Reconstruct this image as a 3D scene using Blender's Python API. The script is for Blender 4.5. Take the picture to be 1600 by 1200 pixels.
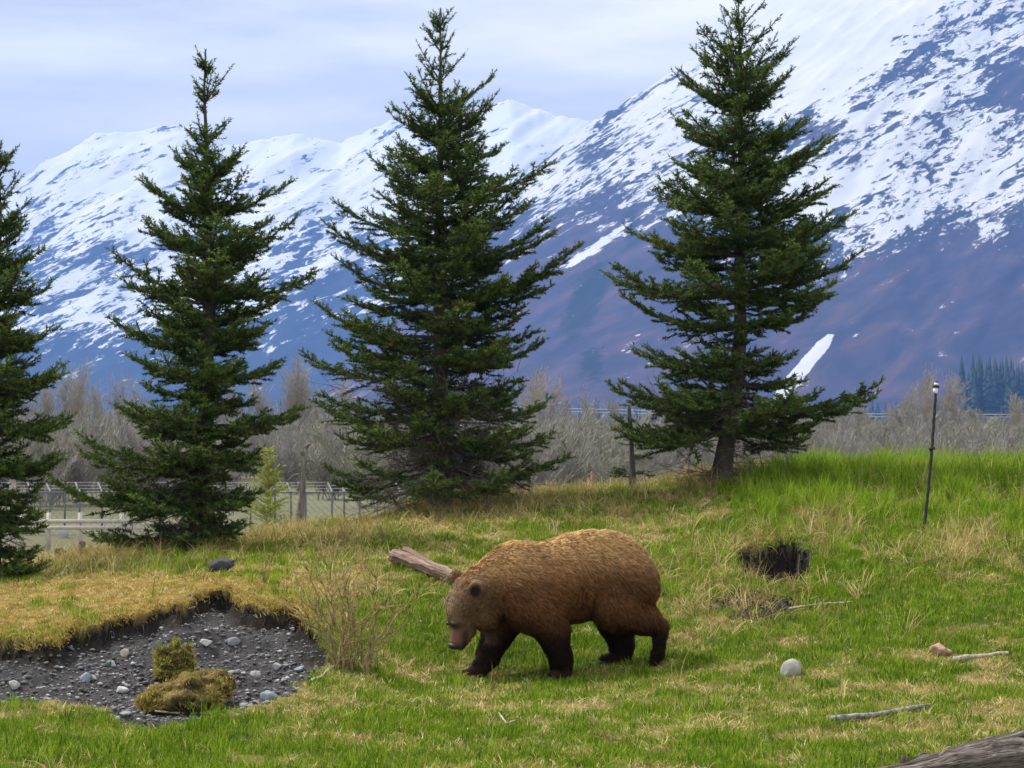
import bpy, math, random
import numpy as np
from mathutils import Vector, Matrix

for o in list(bpy.data.objects):
    bpy.data.objects.remove(o)
SC = bpy.context.scene
COL = SC.collection
random.seed(5)
R = np.random.RandomState(11)

# ------------------------------------------------------------------ camera
F, HOR, CAMZ = 2986.0, 660.0, 2.0
PITCH = math.atan((HOR - 600) / F)
cam = bpy.data.cameras.new('camera')
cam.sensor_width = 36.0
cam.lens = F / 1600 * 36
cam.clip_start = 0.1
cam.clip_end = 60000
camo = bpy.data.objects.new('camera', cam)
camo.location = (0, 0, CAMZ)
camo.rotation_euler = (math.pi / 2 + PITCH, 0, 0)
COL.objects.link(camo)
SC.camera = camo

# ------------------------------------------------------------------ light
SUN_DIR = Vector((-0.62, 0.30, 0.98)).normalized()      # towards the sun
SUN_EL = math.asin(SUN_DIR.z)
SUN_AZ = math.atan2(SUN_DIR.x, SUN_DIR.y)
sun = bpy.data.lights.new('sun', 'SUN')
sun.energy = 4.8
sun.angle = math.radians(3.0)
sun.color = (1.0, 0.95, 0.87)
suno = bpy.data.objects.new('sun', sun)
suno.rotation_euler = SUN_DIR.to_track_quat('Z', 'Y').to_euler()
suno.location = (0, 0, 60)
COL.objects.link(suno)

world = bpy.data.worlds.new('World')
SC.world = world
world.use_nodes = True
nt = world.node_tree
nt.nodes.clear()
def wn(t, **kw):
    n = nt.nodes.new(t)
    for k, v in kw.items():
        setattr(n, k, v)
    return n
wout = wn('ShaderNodeOutputWorld')
wbg = wn('ShaderNodeBackground')
wbg.inputs['Strength'].default_value = 0.1
sky = wn('ShaderNodeTexSky', sky_type='NISHITA', sun_disc=False)
sky.sun_elevation = SUN_EL
sky.sun_rotation = SUN_AZ
sky.air_density = 1.0
sky.dust_density = 1.0
wtc = wn('ShaderNodeTexCoord')
wmap = wn('ShaderNodeMapping')
wmap.inputs['Scale'].default_value = (1.6, 1.6, 9.0)
nz1 = wn('ShaderNodeTexNoise')
nz1.inputs['Scale'].default_value = 2.2
nz1.inputs['Detail'].default_value = 7
nz1.inputs['Roughness'].default_value = 0.55
ramp = wn('ShaderNodeValToRGB')
ramp.color_ramp.elements[0].position = 0.34
ramp.color_ramp.elements[0].color = (9.6, 9.5, 9.0, 1)
ramp.color_ramp.elements[1].position = 0.60
ramp.color_ramp.elements[1].color = (16.0, 15.2, 13.2, 1)
mixs = wn('ShaderNodeMixRGB')
mixs.inputs['Fac'].default_value = 0.93          # nearly closed cloud cover
nt.links.new(wtc.outputs['Generated'], wmap.inputs['Vector'])
nt.links.new(wmap.outputs['Vector'], nz1.inputs['Vector'])
nt.links.new(nz1.outputs['Fac'], ramp.inputs['Fac'])
nt.links.new(sky.outputs['Color'], mixs.inputs['Color1'])
nt.links.new(ramp.outputs['Color'], mixs.inputs['Color2'])
nt.links.new(mixs.outputs['Color'], wbg.inputs['Color'])
nt.links.new(wbg.outputs['Background'], wout.inputs['Surface'])

SC.view_settings.view_transform = 'Standard'
SC.view_settings.look = 'None'
SC.view_settings.gamma = 1
SC.view_settings.use_curve_mapping = False
SC.view_settings.exposure = 0.32
SC.cycles.max_bounces = 4
SC.cycles.diffuse_bounces = 2
SC.cycles.volume_bounces = 0
SC.cycles.use_denoising = True

# ------------------------------------------------------------------ maths helpers
def ray(px, py):
    b = (600 - np.asarray(py, float)) / F
    x = (np.asarray(px, float) - 800) / F
    cy, sy = math.cos(PITCH), math.sin(PITCH)
    return x, cy - sy * b, sy + cy * b

def P(px, py, d):
    x, y, z = ray(px, py)
    k = d / y
    return np.stack([x * k, y * k + 0 * k, CAMZ + z * k], -1)

def PV(px, py, d):
    return Vector([float(t) for t in P(px, py, d)])

def proj(x, y, z):
    cy, sy = math.cos(PITCH), math.sin(PITCH)
    zz = z - CAMZ
    dep = y * cy + zz * sy
    up = -y * sy + zz * cy
    dep = np.maximum(dep, 0.5)
    return 800 + F * x / dep, 600 - F * up / dep

def sstep(a, b, x):
    t = np.clip((x - a) / (b - a), 0, 1)
    return t * t * (3 - 2 * t)

def pnoise(x, y, seed=0):
    x = np.asarray(x, float); y = np.asarray(y, float)
    xi = np.floor(x).astype(np.int64); yi = np.floor(y).astype(np.int64)
    xf = x - xi; yf = y - yi
    def g(ix, iy, dx, dy):
        h = (ix * 374761393 + iy * 668265263 + seed * 974711) & 0xffffffff
        h = ((h ^ (h >> 13)) * 1274126177) & 0xffffffff
        h = h ^ (h >> 16)
        a = h / 4294967296.0 * 2 * math.pi
        return np.cos(a) * dx + np.sin(a) * dy
    u = xf * xf * xf * (xf * (xf * 6 - 15) + 10)
    v = yf * yf * yf * (yf * (yf * 6 - 15) + 10)
    n0 = g(xi, yi, xf, yf) * (1 - u) + g(xi + 1, yi, xf - 1, yf) * u
    n1 = g(xi, yi + 1, xf, yf - 1) * (1 - u) + g(xi + 1, yi + 1, xf - 1, yf - 1) * u
    return (n0 * (1 - v) + n1 * v) * 1.5

def fbm(x, y, octv=4, seed=0, rough=0.5):
    s = 0; a = 1.0; t = 0
    for i in range(octv):
        s = s + a * pnoise(x * 2 ** i, y * 2 ** i, seed + i * 17)
        t += a; a *= rough
    return s / t

def ridged(x, y, octv=4, seed=0, rough=0.5):
    s = 0; a = 1.0; t = 0
    for i in range(octv):
        n = 1 - np.abs(pnoise(x * 2 ** i, y * 2 ** i, seed + i * 13)) * 1.6
        s = s + a * n; t += a; a *= rough
    return s / t

# ------------------------------------------------------------------ object helpers
def tag(o, label=None, cat=None, group=None, kind=None):
    if label: o['label'] = label
    if cat: o['category'] = cat
    if group: o['group'] = group
    if kind: o['kind'] = kind
    return o

def link(o, parent=None):
    COL.objects.link(o)
    if parent is not None:
        o.parent = parent
    return o

def empty(name, loc=(0, 0, 0), rz=0.0):
    o = bpy.data.objects.new(name, None)
    o.empty_display_size = 0.1
    o.location = loc
    o.rotation_euler = (0, 0, rz)
    return link(o)

def mesh_data(name, V, Fs, mat=None, smooth=False, attrs=None, matidx=None):
    V = np.asarray(V, np.float32)
    if not isinstance(Fs, (list, tuple)):
        Fs = [Fs]
    Fs = [np.asarray(f, np.int32) for f in Fs if len(f)]
    me = bpy.data.meshes.new(name)
    me.vertices.add(len(V))
    me.vertices.foreach_set('co', V.ravel())
    loops = np.concatenate([f.ravel() for f in Fs]) if Fs else np.zeros(0, np.int32)
    tot = np.concatenate([np.full(len(f), f.shape[1], np.int32) for f in Fs]) if Fs else np.zeros(0, np.int32)
    start = np.concatenate([[0], np.cumsum(tot)[:-1]]).astype(np.int32) if len(tot) else tot
    me.loops.add(len(loops))
    me.loops.foreach_set('vertex_index', loops)
    me.polygons.add(len(tot))
    me.polygons.foreach_set('loop_start', start)
    me.polygons.foreach_set('loop_total', tot)
    if smooth:
        me.polygons.foreach_set('use_smooth', np.ones(len(tot), bool))
    if matidx is not None:
        me.polygons.foreach_set('material_index', np.asarray(matidx, np.int32))
    me.update(calc_edges=True)
    if attrs:
        for k, a in attrs.items():
            a = np.asarray(a, np.float32)
            if a.ndim == 1:
                at = me.attributes.new(k, 'FLOAT', 'POINT')
                at.data.foreach_set('value', a)
            elif a.shape[1] == 3:
                at = me.attributes.new(k, 'FLOAT_VECTOR', 'POINT')
                at.data.foreach_set('vector', a.ravel())
            else:
                at = me.attributes.new(k, 'FLOAT_COLOR', 'POINT')
                at.data.foreach_set('color', a.ravel())
    if mat is not None:
        for m in (mat if isinstance(mat, (list, tuple)) else [mat]):
            me.materials.append(m)
    return me

def mk(name, V, Fs, mat=None, parent=None, smooth=False, attrs=None, matidx=None):
    o = bpy.data.objects.new(name, mesh_data(name, V, Fs, mat, smooth, attrs, matidx))
    return link(o, parent)

def frusta(P0, P1, r0, r1, n=3):
    """open tapered tubes, one per row; returns V, quads"""
    P0 = np.asarray(P0, float); P1 = np.asarray(P1, float)
    r0 = np.asarray(r0, float); r1 = np.asarray(r1, float)
    d = P1 - P0
    d = d / np.maximum(np.linalg.norm(d, axis=1, keepdims=True), 1e-9)
    ref = np.where(np.abs(d[:, 2:3]) > 0.9, np.array([[1., 0, 0]]), np.array([[0, 0, 1.]]))
    a = np.cross(d, ref); a /= np.maximum(np.linalg.norm(a, axis=1, keepdims=True), 1e-9)
    b = np.cross(d, a)
    th = np.arange(n) / n * 2 * math.pi
    ring = a[:, None, :] * np.cos(th)[None, :, None] + b[:, None, :] * np.sin(th)[None, :, None]
    V = np.concatenate([P0[:, None] + ring * r0[:, None, None], P1[:, None] + ring * r1[:, None, None]], 1)
    m = len(P0)
    base = (np.arange(m) * 2 * n)[:, None]
    i = np.arange(n)[None]; j = (i + 1) % n
    Q = np.stack([base + i, base + n + i, base + n + j, base + j], -1).reshape(-1, 4)
    return V.reshape(-1, 3), Q

def tube(pts, rad, n=8, noise=0.0, seed=0, cap=True):
    """one continuous tapered tube through pts"""
    pts = np.asarray(pts, float); rad = np.asarray(rad, float)
    m = len(pts)
    tng = np.gradient(pts, axis=0)
    tng /= np.maximum(np.linalg.norm(tng, axis=1, keepdims=True), 1e-9)
    ref = np.array([0.3, 1, 0.1]) if abs(tng[0, 2]) > 0.8 else np.array([0, 0, 1.])
    a = np.cross(tng, ref); a /= np.linalg.norm(a, axis=1, keepdims=True)
    b = np.cross(tng, a)
    th = np.arange(n) / n * 2 * math.pi
    rr = rad[:, None] * np.ones((m, n))
    if noise:
        s = np.concatenate([[0], np.cumsum(np.linalg.norm(np.diff(pts, axis=0), axis=1))])
        rr = rr * (1 + noise * fbm(np.cos(th)[None] * 1.5 + s[:, None] * 1.1, np.sin(th)[None] * 1.5 + s[:, None] * 0.4 + seed, 3, seed))
    V = pts[:, None] + (a[:, None] * np.cos(th)[None, :, None] + b[:, None] * np.sin(th)[None, :, None]) * rr[..., None]
    V = V.reshape(-1, 3)
    i = np.arange(n); j = (i + 1) % n
    Q = np.concatenate([np.stack([k * n + i, k * n + j, (k + 1) * n + j, (k + 1) * n + i], -1) for k in range(m - 1)])
    if cap:
        V = np.concatenate([V, pts[:1], pts[-1:]])
        T = np.concatenate([np.stack([j, i, np.full(n, m * n)], -1), np.stack([(m - 1) * n + i, (m - 1) * n + j, np.full(n, m * n + 1)], -1)])
        return V, [Q, T]
    return V, [Q]

def merge(parts):
    """parts: list of (V, faces or list of faces) -> V, [quads, tris]"""
    Vs, by = [], {}
    off = 0
    for V, Fs in parts:
        if not isinstance(Fs, (list, tuple)): Fs = [Fs]
        for f in Fs:
            f = np.asarray(f)
            if len(f): by.setdefault(f.shape[1], []).append(f + off)
        Vs.append(V); off += len(V)
    return np.concatenate(Vs), [np.concatenate(v) for k, v in sorted(by.items())]

# ------------------------------------------------------------------ materials
def nodes(mat):
    mat.use_nodes = True
    t = mat.node_tree
    t.nodes.clear()
    return t

class NB:
    """small node builder"""
    def __init__(s, name):
        s.m = bpy.data.materials.new(name)
        s.t = nodes(s.m)
        s.out = s.n('ShaderNodeOutputMaterial')
    def n(s, typ, **kw):
        x = s.t.nodes.new(typ)
        for k, v in kw.items(): setattr(x, k, v)
        return x
    def l(s, a, b): s.t.links.new(a, b)
    def val(s, sock, v):
        if hasattr(v, 'is_output') or isinstance(v, bpy.types.NodeSocket): s.l(v, sock)
        else:
            if isinstance(v, (tuple, list)) and len(v) == 3 and sock.type == 'RGBA': v = (*v, 1)
            sock.default_value = v
    def noise(s, scale, detail=4, rough=0.55, vec=None, dist=0.0):
        x = s.n('ShaderNodeTexNoise')
        x.inputs['Scale'].default_value = scale; x.inputs['Detail'].default_value = detail
        x.inputs['Roughness'].default_value = rough; x.inputs['Distortion'].default_value = dist
        if vec is not None: s.l(vec, x.inputs['Vector'])
        return x.outputs['Fac']
    def mapping(s, vec, scale=(1, 1, 1), rot=(0, 0, 0)):
        x = s.n('ShaderNodeMapping')
        x.inputs['Scale'].default_value = scale; x.inputs['Rotation'].default_value = rot
        s.l(vec, x.inputs['Vector'])
        return x.outputs['Vector']
    def ramp(s, fac, stops):
        x = s.n('ShaderNodeValToRGB')
        cr = x.color_ramp
        while len(cr.elements) < len(stops): cr.elements.new(0.5)
        for e, (p, c) in zip(cr.elements, stops):
            e.position = p
            e.color = (*c, 1) if len(c) == 3 else c
        s.l(fac, x.inputs['Fac'])
        return x.outputs['Color']
    def maprange(s, v, a, b, c=0.0, d=1.0):
        x = s.n('ShaderNodeMapRange')
        x.inputs[1].default_value = a; x.inputs[2].default_value = b
        x.inputs[3].default_value = c; x.inputs[4].default_value = d
        s.l(v, x.inputs[0])
        return x.outputs[0]
    def mix(s, fac, a, b, mode='MIX'):
        x = s.n('ShaderNodeMixRGB', blend_type=mode)
        s.val(x.inputs[0], fac); s.val(x.inputs[1], a); s.val(x.inputs[2], b)
        return x.outputs[0]
    def math(s, op, a, b=0.0, clamp=False):
        x = s.n('ShaderNodeMath', operation=op)
        x.use_clamp = clamp
        s.val(x.inputs[0], a); s.val(x.inputs[1], b)
        return x.outputs[0]
    def attr(s, name, out='Fac'):
        x = s.n('ShaderNodeAttribute'); x.attribute_name = name
        return x.outputs[out]
    def bsdf(s, color, rough=0.9, spec=0.2, bump=None, bstr=0.3, bdist=0.02, transl=0.0):
        p = s.n('ShaderNodeBsdfPrincipled')
        s.val(p.inputs['Base Color'], color)
        s.val(p.inputs['Roughness'], rough)
        p.inputs['Specular IOR Level'].default_value = spec
        if bump is not None:
            b = s.n('ShaderNodeBump')
            b.inputs['Strength'].default_value = bstr; b.inputs['Distance'].default_value = bdist
            s.l(bump, b.inputs['Height']); s.l(b.outputs['Normal'], p.inputs['Normal'])
        sh = p.outputs[0]
        if transl > 0:
            tr = s.n('ShaderNodeBsdfTranslucent'); s.val(tr.inputs['Color'], color)
            mx = s.n('ShaderNodeMixShader'); mx.inputs[0].default_value = transl
            s.l(sh, mx.inputs[1]); s.l(tr.outputs[0], mx.inputs[2]); sh = mx.outputs[0]
        s.l(sh, s.out.inputs['Surface'])
        return s.m
    def pos(s): return s.n('ShaderNodeNewGeometry').outputs['Position']
    def obj(s): return s.n('ShaderNodeTexCoord').outputs['Object']
    def rnd(s): return s.n('ShaderNodeObjectInfo').outputs['Random']

def simple_mat(name, col, var=0.25, scale=8.0, rough=0.85, spec=0.2, bstr=0.3, bdist=0.01):
    b = NB(name)
    n = b.noise(scale, 5, 0.6, b.obj())
    lo = tuple(c * (1 - var) for c in col); hi = tuple(min(1, c * (1 + var)) for c in col)
    return b.bsdf(b.ramp(n, [(0.3, lo), (0.7, hi)]), rough, spec, n, bstr, bdist)

def col_mat(name, rough=0.8, spec=0.15, transl=0.0, attr='Col'):
    b = NB(name)
    return b.bsdf(b.attr(attr, 'Color'), rough, spec, transl=transl)

def blade_mat(name, stops, transl=0.35, rough=0.7, spec=0.06, along=(0.75, 1.15)):
    """plant blade: colour per clump plus per blade variation (attribute 'v'); 't' runs along the blade"""
    b = NB(name)
    f = b.math('ADD', b.math('MULTIPLY', b.rnd(), 0.55), b.math('MULTIPLY', b.attr('v'), 0.45))
    c = b.ramp(f, stops)
    return b.bsdf(c, rough, spec, transl=transl)

# ------------------------------------------------------------------ terrain heights
VALLEY = -1.6
TD = np.array([6, 8, 10.8, 12.5, 14, 15.7, 17.3, 19, 22, 25, 28, 33, 42, 52.])
TU = np.array([-500, 0, 150, 310, 500, 700, 900, 1130, 1300, 1450, 1600, 2100.])
TZ = np.array([
    #  6    8   10.8  12.5   14   15.7  17.3   19    22    25    28    33    42   52
    [.02, .03, .05, .10, .16, .24, .30, .32, .22, .02, -.30, -.90, -1.50, -1.6],   # -500
    [.02, .03, .05, .10, .17, .265, .35, .37, .28, .08, -.25, -.85, -1.50, -1.6],  # 0
    [.02, .03, .05, .09, .23, .40, .45, .47, .40, .22, -.10, -.75, -1.50, -1.6],   # 150
    [.02, .03, .05, .075, .265, .53, .58, .58, .51, .38, .10, -.60, -1.45, -1.6],  # 310
    [.02, .03, .04, .06, .16, .34, .51, .58, .61, .60, .35, -.40, -1.40, -1.6],    # 500
    [.02, .03, .03, .01, -.03, -.075, .27, .56, .75, .95, .82, .10, -1.25, -1.6],   # 700
    [.02, .02, .02, -.01, -.06, -.095, .21, .46, .75, .96, .97, .40, -1.15, -1.6],    # 900
    [.02, .02, .02, .0, -.02, .06, .23, .44, .86, 1.25, 1.22, .65, -1.10, -1.6],   # 1130
    [.02, .02, .03, .01, .02, .14, .32, .54, .97, 1.27, 1.28, .75, -1.05, -1.6],   # 1300
    [.02, .02, .04, .03, .05, .20, .42, .66, 1.03, 1.29, 1.29, .80, -1.0, -1.6],   # 1450
    [.02, .02, .05, .04, .08, .26, .51, .76, 1.13, 1.32, 1.32, .85, -1.0, -1.6],   # 1600
    [.02, .02, .06, .08, .16, .38, .66, .92, 1.25, 1.42, 1.42, .95, -.95, -1.6],   # 2100
])
_ud = np.linspace(6, 52, 461)
_uu = np.linspace(-500, 2100, 261)
_t1 = np.array([np.interp(_ud, TD, r) for r in TZ])
_t2 = np.array([np.interp(_uu, TU, _t1[:, k]) for k in range(len(_ud))]).T     # [u, d]
def _blur(a, w, ax):
    k = np.exp(-np.linspace(-2, 2, 2 * w + 1) ** 2); k /= k.sum()
    pad = [(0, 0), (0, 0)]; pad[ax] = (w, w)
    b = np.pad(a, pad, mode='edge')
    return np.apply_along_axis(lambda v: np.convolve(v, k, 'valid'), ax, b)
TZF = _blur(_blur(_t2, 9, 0), 8, 1)

def base_z(x, y):
    x = np.asarray(x, float); y = np.asarray(y, float)
    yy = np.maximum(y, 6.0)
    u = np.clip(800 + x / yy * F, -500, 2099.9)
    d = np.clip(yy, 6, 51.99)
    fu = (u + 500) / 10.0; fd = (d - 6) * 10.0
    iu = fu.astype(int); idd = fd.astype(int)
    iu = np.minimum(iu, 259); idd = np.minimum(idd, 459)
    a = fu - iu; b = fd - idd
    z = (TZF[iu, idd] * (1 - a) * (1 - b) + TZF[iu + 1, idd] * a * (1 - b) + TZF[iu, idd + 1] * (1 - a) * b + TZF[iu + 1, idd + 1] * a * b)
    near = 1 - sstep(34, 60, y)
    z = z + near * (0.035 * pnoise(x / 1.15, y / 1.15, 3) + 0.022 * pnoise(x / 0.42, y / 0.42, 4) + 0.009 * pnoise(x / 0.15, y / 0.15, 5))
    z = z + (1 - near) * 0.12 * pnoise(x / 23.0, y / 23.0, 6)
    return z

def hit(px, py, zf=base_z, d0=8.0, d1=60.0):
    px = np.atleast_1d(np.asarray(px, float)); py = np.atleast_1d(np.asarray(py, float))
    rx, ry, rz = ray(px, py)
    ds = np.arange(d0, d1, 0.05)
    X = (rx / ry)[:, None] * ds; Z = CAMZ + (rz / ry)[:, None] * ds
    below = Z < zf(X, np.broadcast_to(ds, X.shape))
    i = np.argmax(below, 1)
    i[~below.any(1)] = len(ds) - 1
    d = ds[i]
    return np.stack([rx / ry * d, d, CAMZ + rz / ry * d], -1)

# dug pit on the left, burrow and scrape on the right
PIT_FAR = [(-160, 1014), (-80, 1012), (0, 1008), (40, 1010), (72, 1016), (108, 988), (150, 984), (182, 976), (230, 962), (282, 954), (310, 936), (350, 930), (384, 944), (408, 962), (432, 950), (470, 964), (486, 985)]
PIT_NEAR = [(505, 1010), (512, 1036), (492, 1062), (452, 1086), (410, 1103), (352, 1117), (310, 1129), (270, 1136), (205, 1140), (176, 1125), (150, 1105), (110, 1098), (60, 1096), (0, 1101), (-80, 1108), (-160, 1110)]
HOLE_FAR = [(1140, 872), (1162, 862), (1185, 858), (1228, 853), (1266, 857), (1274, 874)]
HOLE_NEAR = [(1268, 908), (1240, 919), (1200, 912), (1160, 900), (1142, 886)]
def _h2(lst):
    a = np.array(lst, float)
    return hit(a[:, 0], a[:, 1])[:, :2]
PF, PN, HF, HN = _h2(PIT_FAR), _h2(PIT_NEAR), _h2(HOLE_FAR), _h2(HOLE_NEAR)

def seg_dist(x, y, pts):
    best = np.full(x.shape, 1e9)
    for (x0, y0), (x1, y1) in zip(pts[:-1], pts[1:]):
        dx, dy = x1 - x0, y1 - y0
        t = np.clip(((x - x0) * dx + (y - y0) * dy) / (dx * dx + dy * dy + 1e-12), 0, 1)
        best = np.minimum(best, np.hypot(x - x0 - t * dx, y - y0 - t * dy))
    return best

def inside(x, y, poly):
    c = np.zeros(x.shape, bool)
    n = len(poly)
    for i in range(n):
        x0, y0 = poly[i]; x1, y1 = poly[(i + 1) % n]
        cond = ((y0 > y) != (y1 > y))
        with np.errstate(divide='ignore', invalid='ignore'):
            xx = (x1 - x0) * (y - y0) / (y1 - y0) + x0
        c ^= cond & (x < xx)
    return c

def pit_fields(x, y, far, near):
    """signed distances: to the dug wall, to the near rim, inside flag (with an uneven edge)"""
    x = x + 0.09 * pnoise(x / 0.26, y / 0.26, 31) + 0.035 * pnoise(x / 0.08, y / 0.08, 32)
    y = y + 0.11 * pnoise(x / 0.28, y / 0.28, 33) + 0.035 * pnoise(x / 0.08, y / 0.08, 34)
    poly = np.concatenate([far, near])
    ins = inside(x, y, poly)
    df = seg_dist(x, y, np.concatenate([far, near[:2]]))
    dn = seg_dist(x, y, near)
    return ins, df, dn

def ground_full(x, y):
    """z, soil, dark(moist topsoil) at points"""
    x = np.asarray(x, float); y = np.asarray(y, float)
    shp = np.broadcast(x, y).shape
    x = np.broadcast_to(x, shp).ravel().astype(float); y = np.broadcast_to(y, shp).ravel().astype(float)
    z = base_z(x, y)
    soil = np.zeros_like(z); dark = np.zeros_like(z)
    m = (x > -6.5) & (x < -0.8) & (y > 11) & (y < 18.5)
    if m.any():
        ins, df, dn = pit_fields(x[m], y[m], PF, PN)
        wl = .11 + .06 * pnoise(x[m] / .5, y[m] / .5, 44)
        a = wl * sstep(0.0, 0.06, df) + (.27 - wl) * sstep(0.03, 0.95, df)
        b = 0.04 * sstep(0, 0.05, dn) + 0.30 * sstep(0.02, 0.75, dn)
        drop = np.where(ins, np.minimum(a, b), 0)
        rough = 0.03 * pnoise(x[m] / 0.16, y[m] / 0.16, 41) + 0.012 * pnoise(x[m] / 0.05, y[m] / 0.05, 42)
        lipup = np.where(ins, 0, 0.05 * np.exp(-df / 0.14))
        z[m] += -drop + np.where(ins, rough * sstep(0, 0.1, np.minimum(df, dn)), lipup)
        soil[m] = np.where(ins, 1.0, 0.0)
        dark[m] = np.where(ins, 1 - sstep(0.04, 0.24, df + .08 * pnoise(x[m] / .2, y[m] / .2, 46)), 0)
    m = (x > 1.5) & (x < 4.5) & (y > 17) & (y < 22.5)
    if m.any():
        ins, df, dn = pit_fields(x[m], y[m], HF, HN)
        a = 0.34 * sstep(0.0, 0.07, df) + 0.1 * sstep(0.1, 0.4, df)
        b = 0.05 * sstep(0, 0.05, dn) + 0.34 * sstep(0.02, 0.28, dn)
        z[m] += np.where(ins, -np.minimum(a, b), 0.03 * np.exp(-df / 0.12))
        soil[m] = np.maximum(soil[m], np.where(ins, 1.0, 0))
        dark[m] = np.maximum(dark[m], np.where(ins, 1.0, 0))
    m = (x > 1.2) & (x < 3.6) & (y > 15) & (y < 20)
    if m.any():
        px, py = proj(x[m], y[m], z[m])
        e = ((px - 1180) / 85) ** 2 + ((py - 945) / 24) ** 2
        e = e + 1.1 * pnoise(x[m] / 0.13, y[m] / 0.13, 51)
        s = 1 - sstep(0.5, 0.9, e)
        z[m] += s * (-0.04 + 0.05 * pnoise(x[m] / 0.12, y[m] / 0.12, 52))
        soil[m] = np.maximum(soil[m], s); dark[m] = np.maximum(dark[m], s * 0.8)
    return z.reshape(shp), soil.reshape(shp), dark.reshape(shp)

def gz(x, y):
    return ground_full(x, y)[0]

def G(px, py, dz=0.0):
    """ground point seen at a pixel of the photograph"""
    p = hit([px], [py], gz)[0]
    return Vector((p[0], p[1], float(gz(p[0], p[1])) + dz))

def GD(px, d, dz=0.0):
    """ground point in column px at distance d"""
    x = (px - 800) / F * d
    return Vector((x, d, float(gz(x, d)) + dz))

# greenness of the turf, from where the patches lie on the slope
GREEN = [(60, 1165, 170, 45, 1.2), (300, 1175, 260, 32, .7), (620, 955, 90, 45, 1.1), (860, 1000, 170, 40, .8), (1300, 780, 240, 70, 1.1), (1055, 890, 60, 50, 1.0),
         (1300, 935, 170, 50, .9), (1500, 800, 150, 90, .5), (1420, 960, 220, 55, .7), (1500, 740, 170, 40, 1.1), (640, 1130, 150, 30, .55), (230, 885, 120, 16, .9),
         (1240, 915, 40, 22, 1.2), (420, 905, 40, 40, .5), (1000, 1040, 200, 25, .4), (1100, 1180, 200, 25, .3), (112, 950, 14, 10, 1.6), (1150, 860, 60, 40, .5)]
STRAW = [(220, 925, 300, 55, 1.5), (1090, 775, 130, 45, 1.1), (1290, 815, 45, 26, 1.2), (1515, 850, 50, 24, 1.2), (850, 1105, 190, 38, .35), (650, 800, 170, 25, 1.0), (1150, 950, 110, 40, .8),
         (560, 890, 150, 60, .35), (820, 825, 200, 35, .3), (1500, 1010, 120, 30, .5), (1330, 1090, 260, 40, .3), (1540, 1150, 120, 50, .5), (130, 1105, 130, 16, 1.0), (480, 1090, 100, 25, .7), (1010, 830, 80, 30, .6)]
def blob(px, py, L):
    s = 0
    for (a, b, rx, ry, w) in L:
        s = s + w * np.exp(-((px - a) / rx) ** 2 - ((py - b) / ry) ** 2)
    return s
def greenness(x, y, z):
    px, py = proj(x, y, z)
    n = fbm(x / 0.55, y / 0.55, 4, 61, 0.6)
    g = 0.66 + 1.5 * n + 0.55 * (blob(px, py, GREEN) - blob(px, py, STRAW))
    return np.clip(g, 0, 1)
def mossy(x, y, z):
    px, py = proj(x, y, z)
    s = blob(px, py, [(200, 935, 260, 48, 1.2), (0, 970, 180, 45, .9), (380, 905, 120, 40, .8), (440, 945, 60, 25, .9)])
    return np.clip(s + 0.5 * fbm(x / 0.4, y / 0.4, 3, 71), 0, 1)

# ------------------------------------------------------------------ ground sheet
def axis(dense, lo, hi, n_lo, n_hi):
    a = dense[0]; b = dense[-1]
    step = dense[1] - dense[0]
    def grow(dist, n):
        t = np.linspace(0, 1, n + 1)[1:]
        k = math.log(max(dist / 0.1, 2))
        return 0.1 * (np.exp(k * t) - 1) / (1 - math.exp(-k)) * 1.0
    left = a - grow(a - lo, n_lo)[::-1]
    right = b + grow(hi - b, n_hi)
    return np.concatenate([left, dense, right])
xd = np.concatenate([np.arange(-7.6, -4.4, .07), np.arange(-4.4, -0.9, .03), np.arange(-0.9, 2.0, .07), np.arange(2.0, 3.5, .03), np.arange(3.5, 7.7, .07)])
yd = np.concatenate([np.arange(9.6, 12.0, .07), np.arange(12.0, 16.6, .03), np.arange(16.6, 18.2, .07), np.arange(18.2, 20.6, .03), np.arange(20.6, 29.5, .07)])
gx = axis(xd, -11500, 11500, 34, 34)
gy = axis(yd, -1500, 12500, 26, 46)
GX, GY = np.meshgrid(gx, gy)
GZ, GS, GDK = ground_full(GX, GY)
GG = greenness(GX.ravel(), GY.ravel(), GZ.ravel())
GM = mossy(GX.ravel(), GY.ravel(), GZ.ravel())
far = sstep(34, 60, GY.ravel())
# the turf lip hangs over the dug walls
for (fa, ne, box, amt) in ((PF, PN, (-6.5, -0.8, 11, 18.5), .10), (HF, HN, (1.5, 4.5, 17, 22.5), .0)):
    mm = (GX > box[0]) & (GX < box[1]) & (GY > box[2]) & (GY < box[3])
    ins_, df_, dn_ = pit_fields(GX[mm], GY[mm], fa, ne)
    cen = np.concatenate([fa, ne]).mean(0)
    wgt = np.where(ins_ | (dn_ < .12), 0, amt * np.clip(1 - df_ / .16, 0, 1)) * (.6 + .8 * pnoise(GX[mm] / .2, GY[mm] / .2, 88))
    GY[mm] -= wgt; GX[mm] += np.sign(cen[0] - GX[mm]) * wgt * .35
nx, ny = len(gx), len(gy)
ii = (np.arange(ny - 1)[:, None] * nx + np.arange(nx - 1)[None]).ravel()
Q = np.stack([ii, ii + 1, ii + nx + 1, ii + nx], -1)

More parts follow.
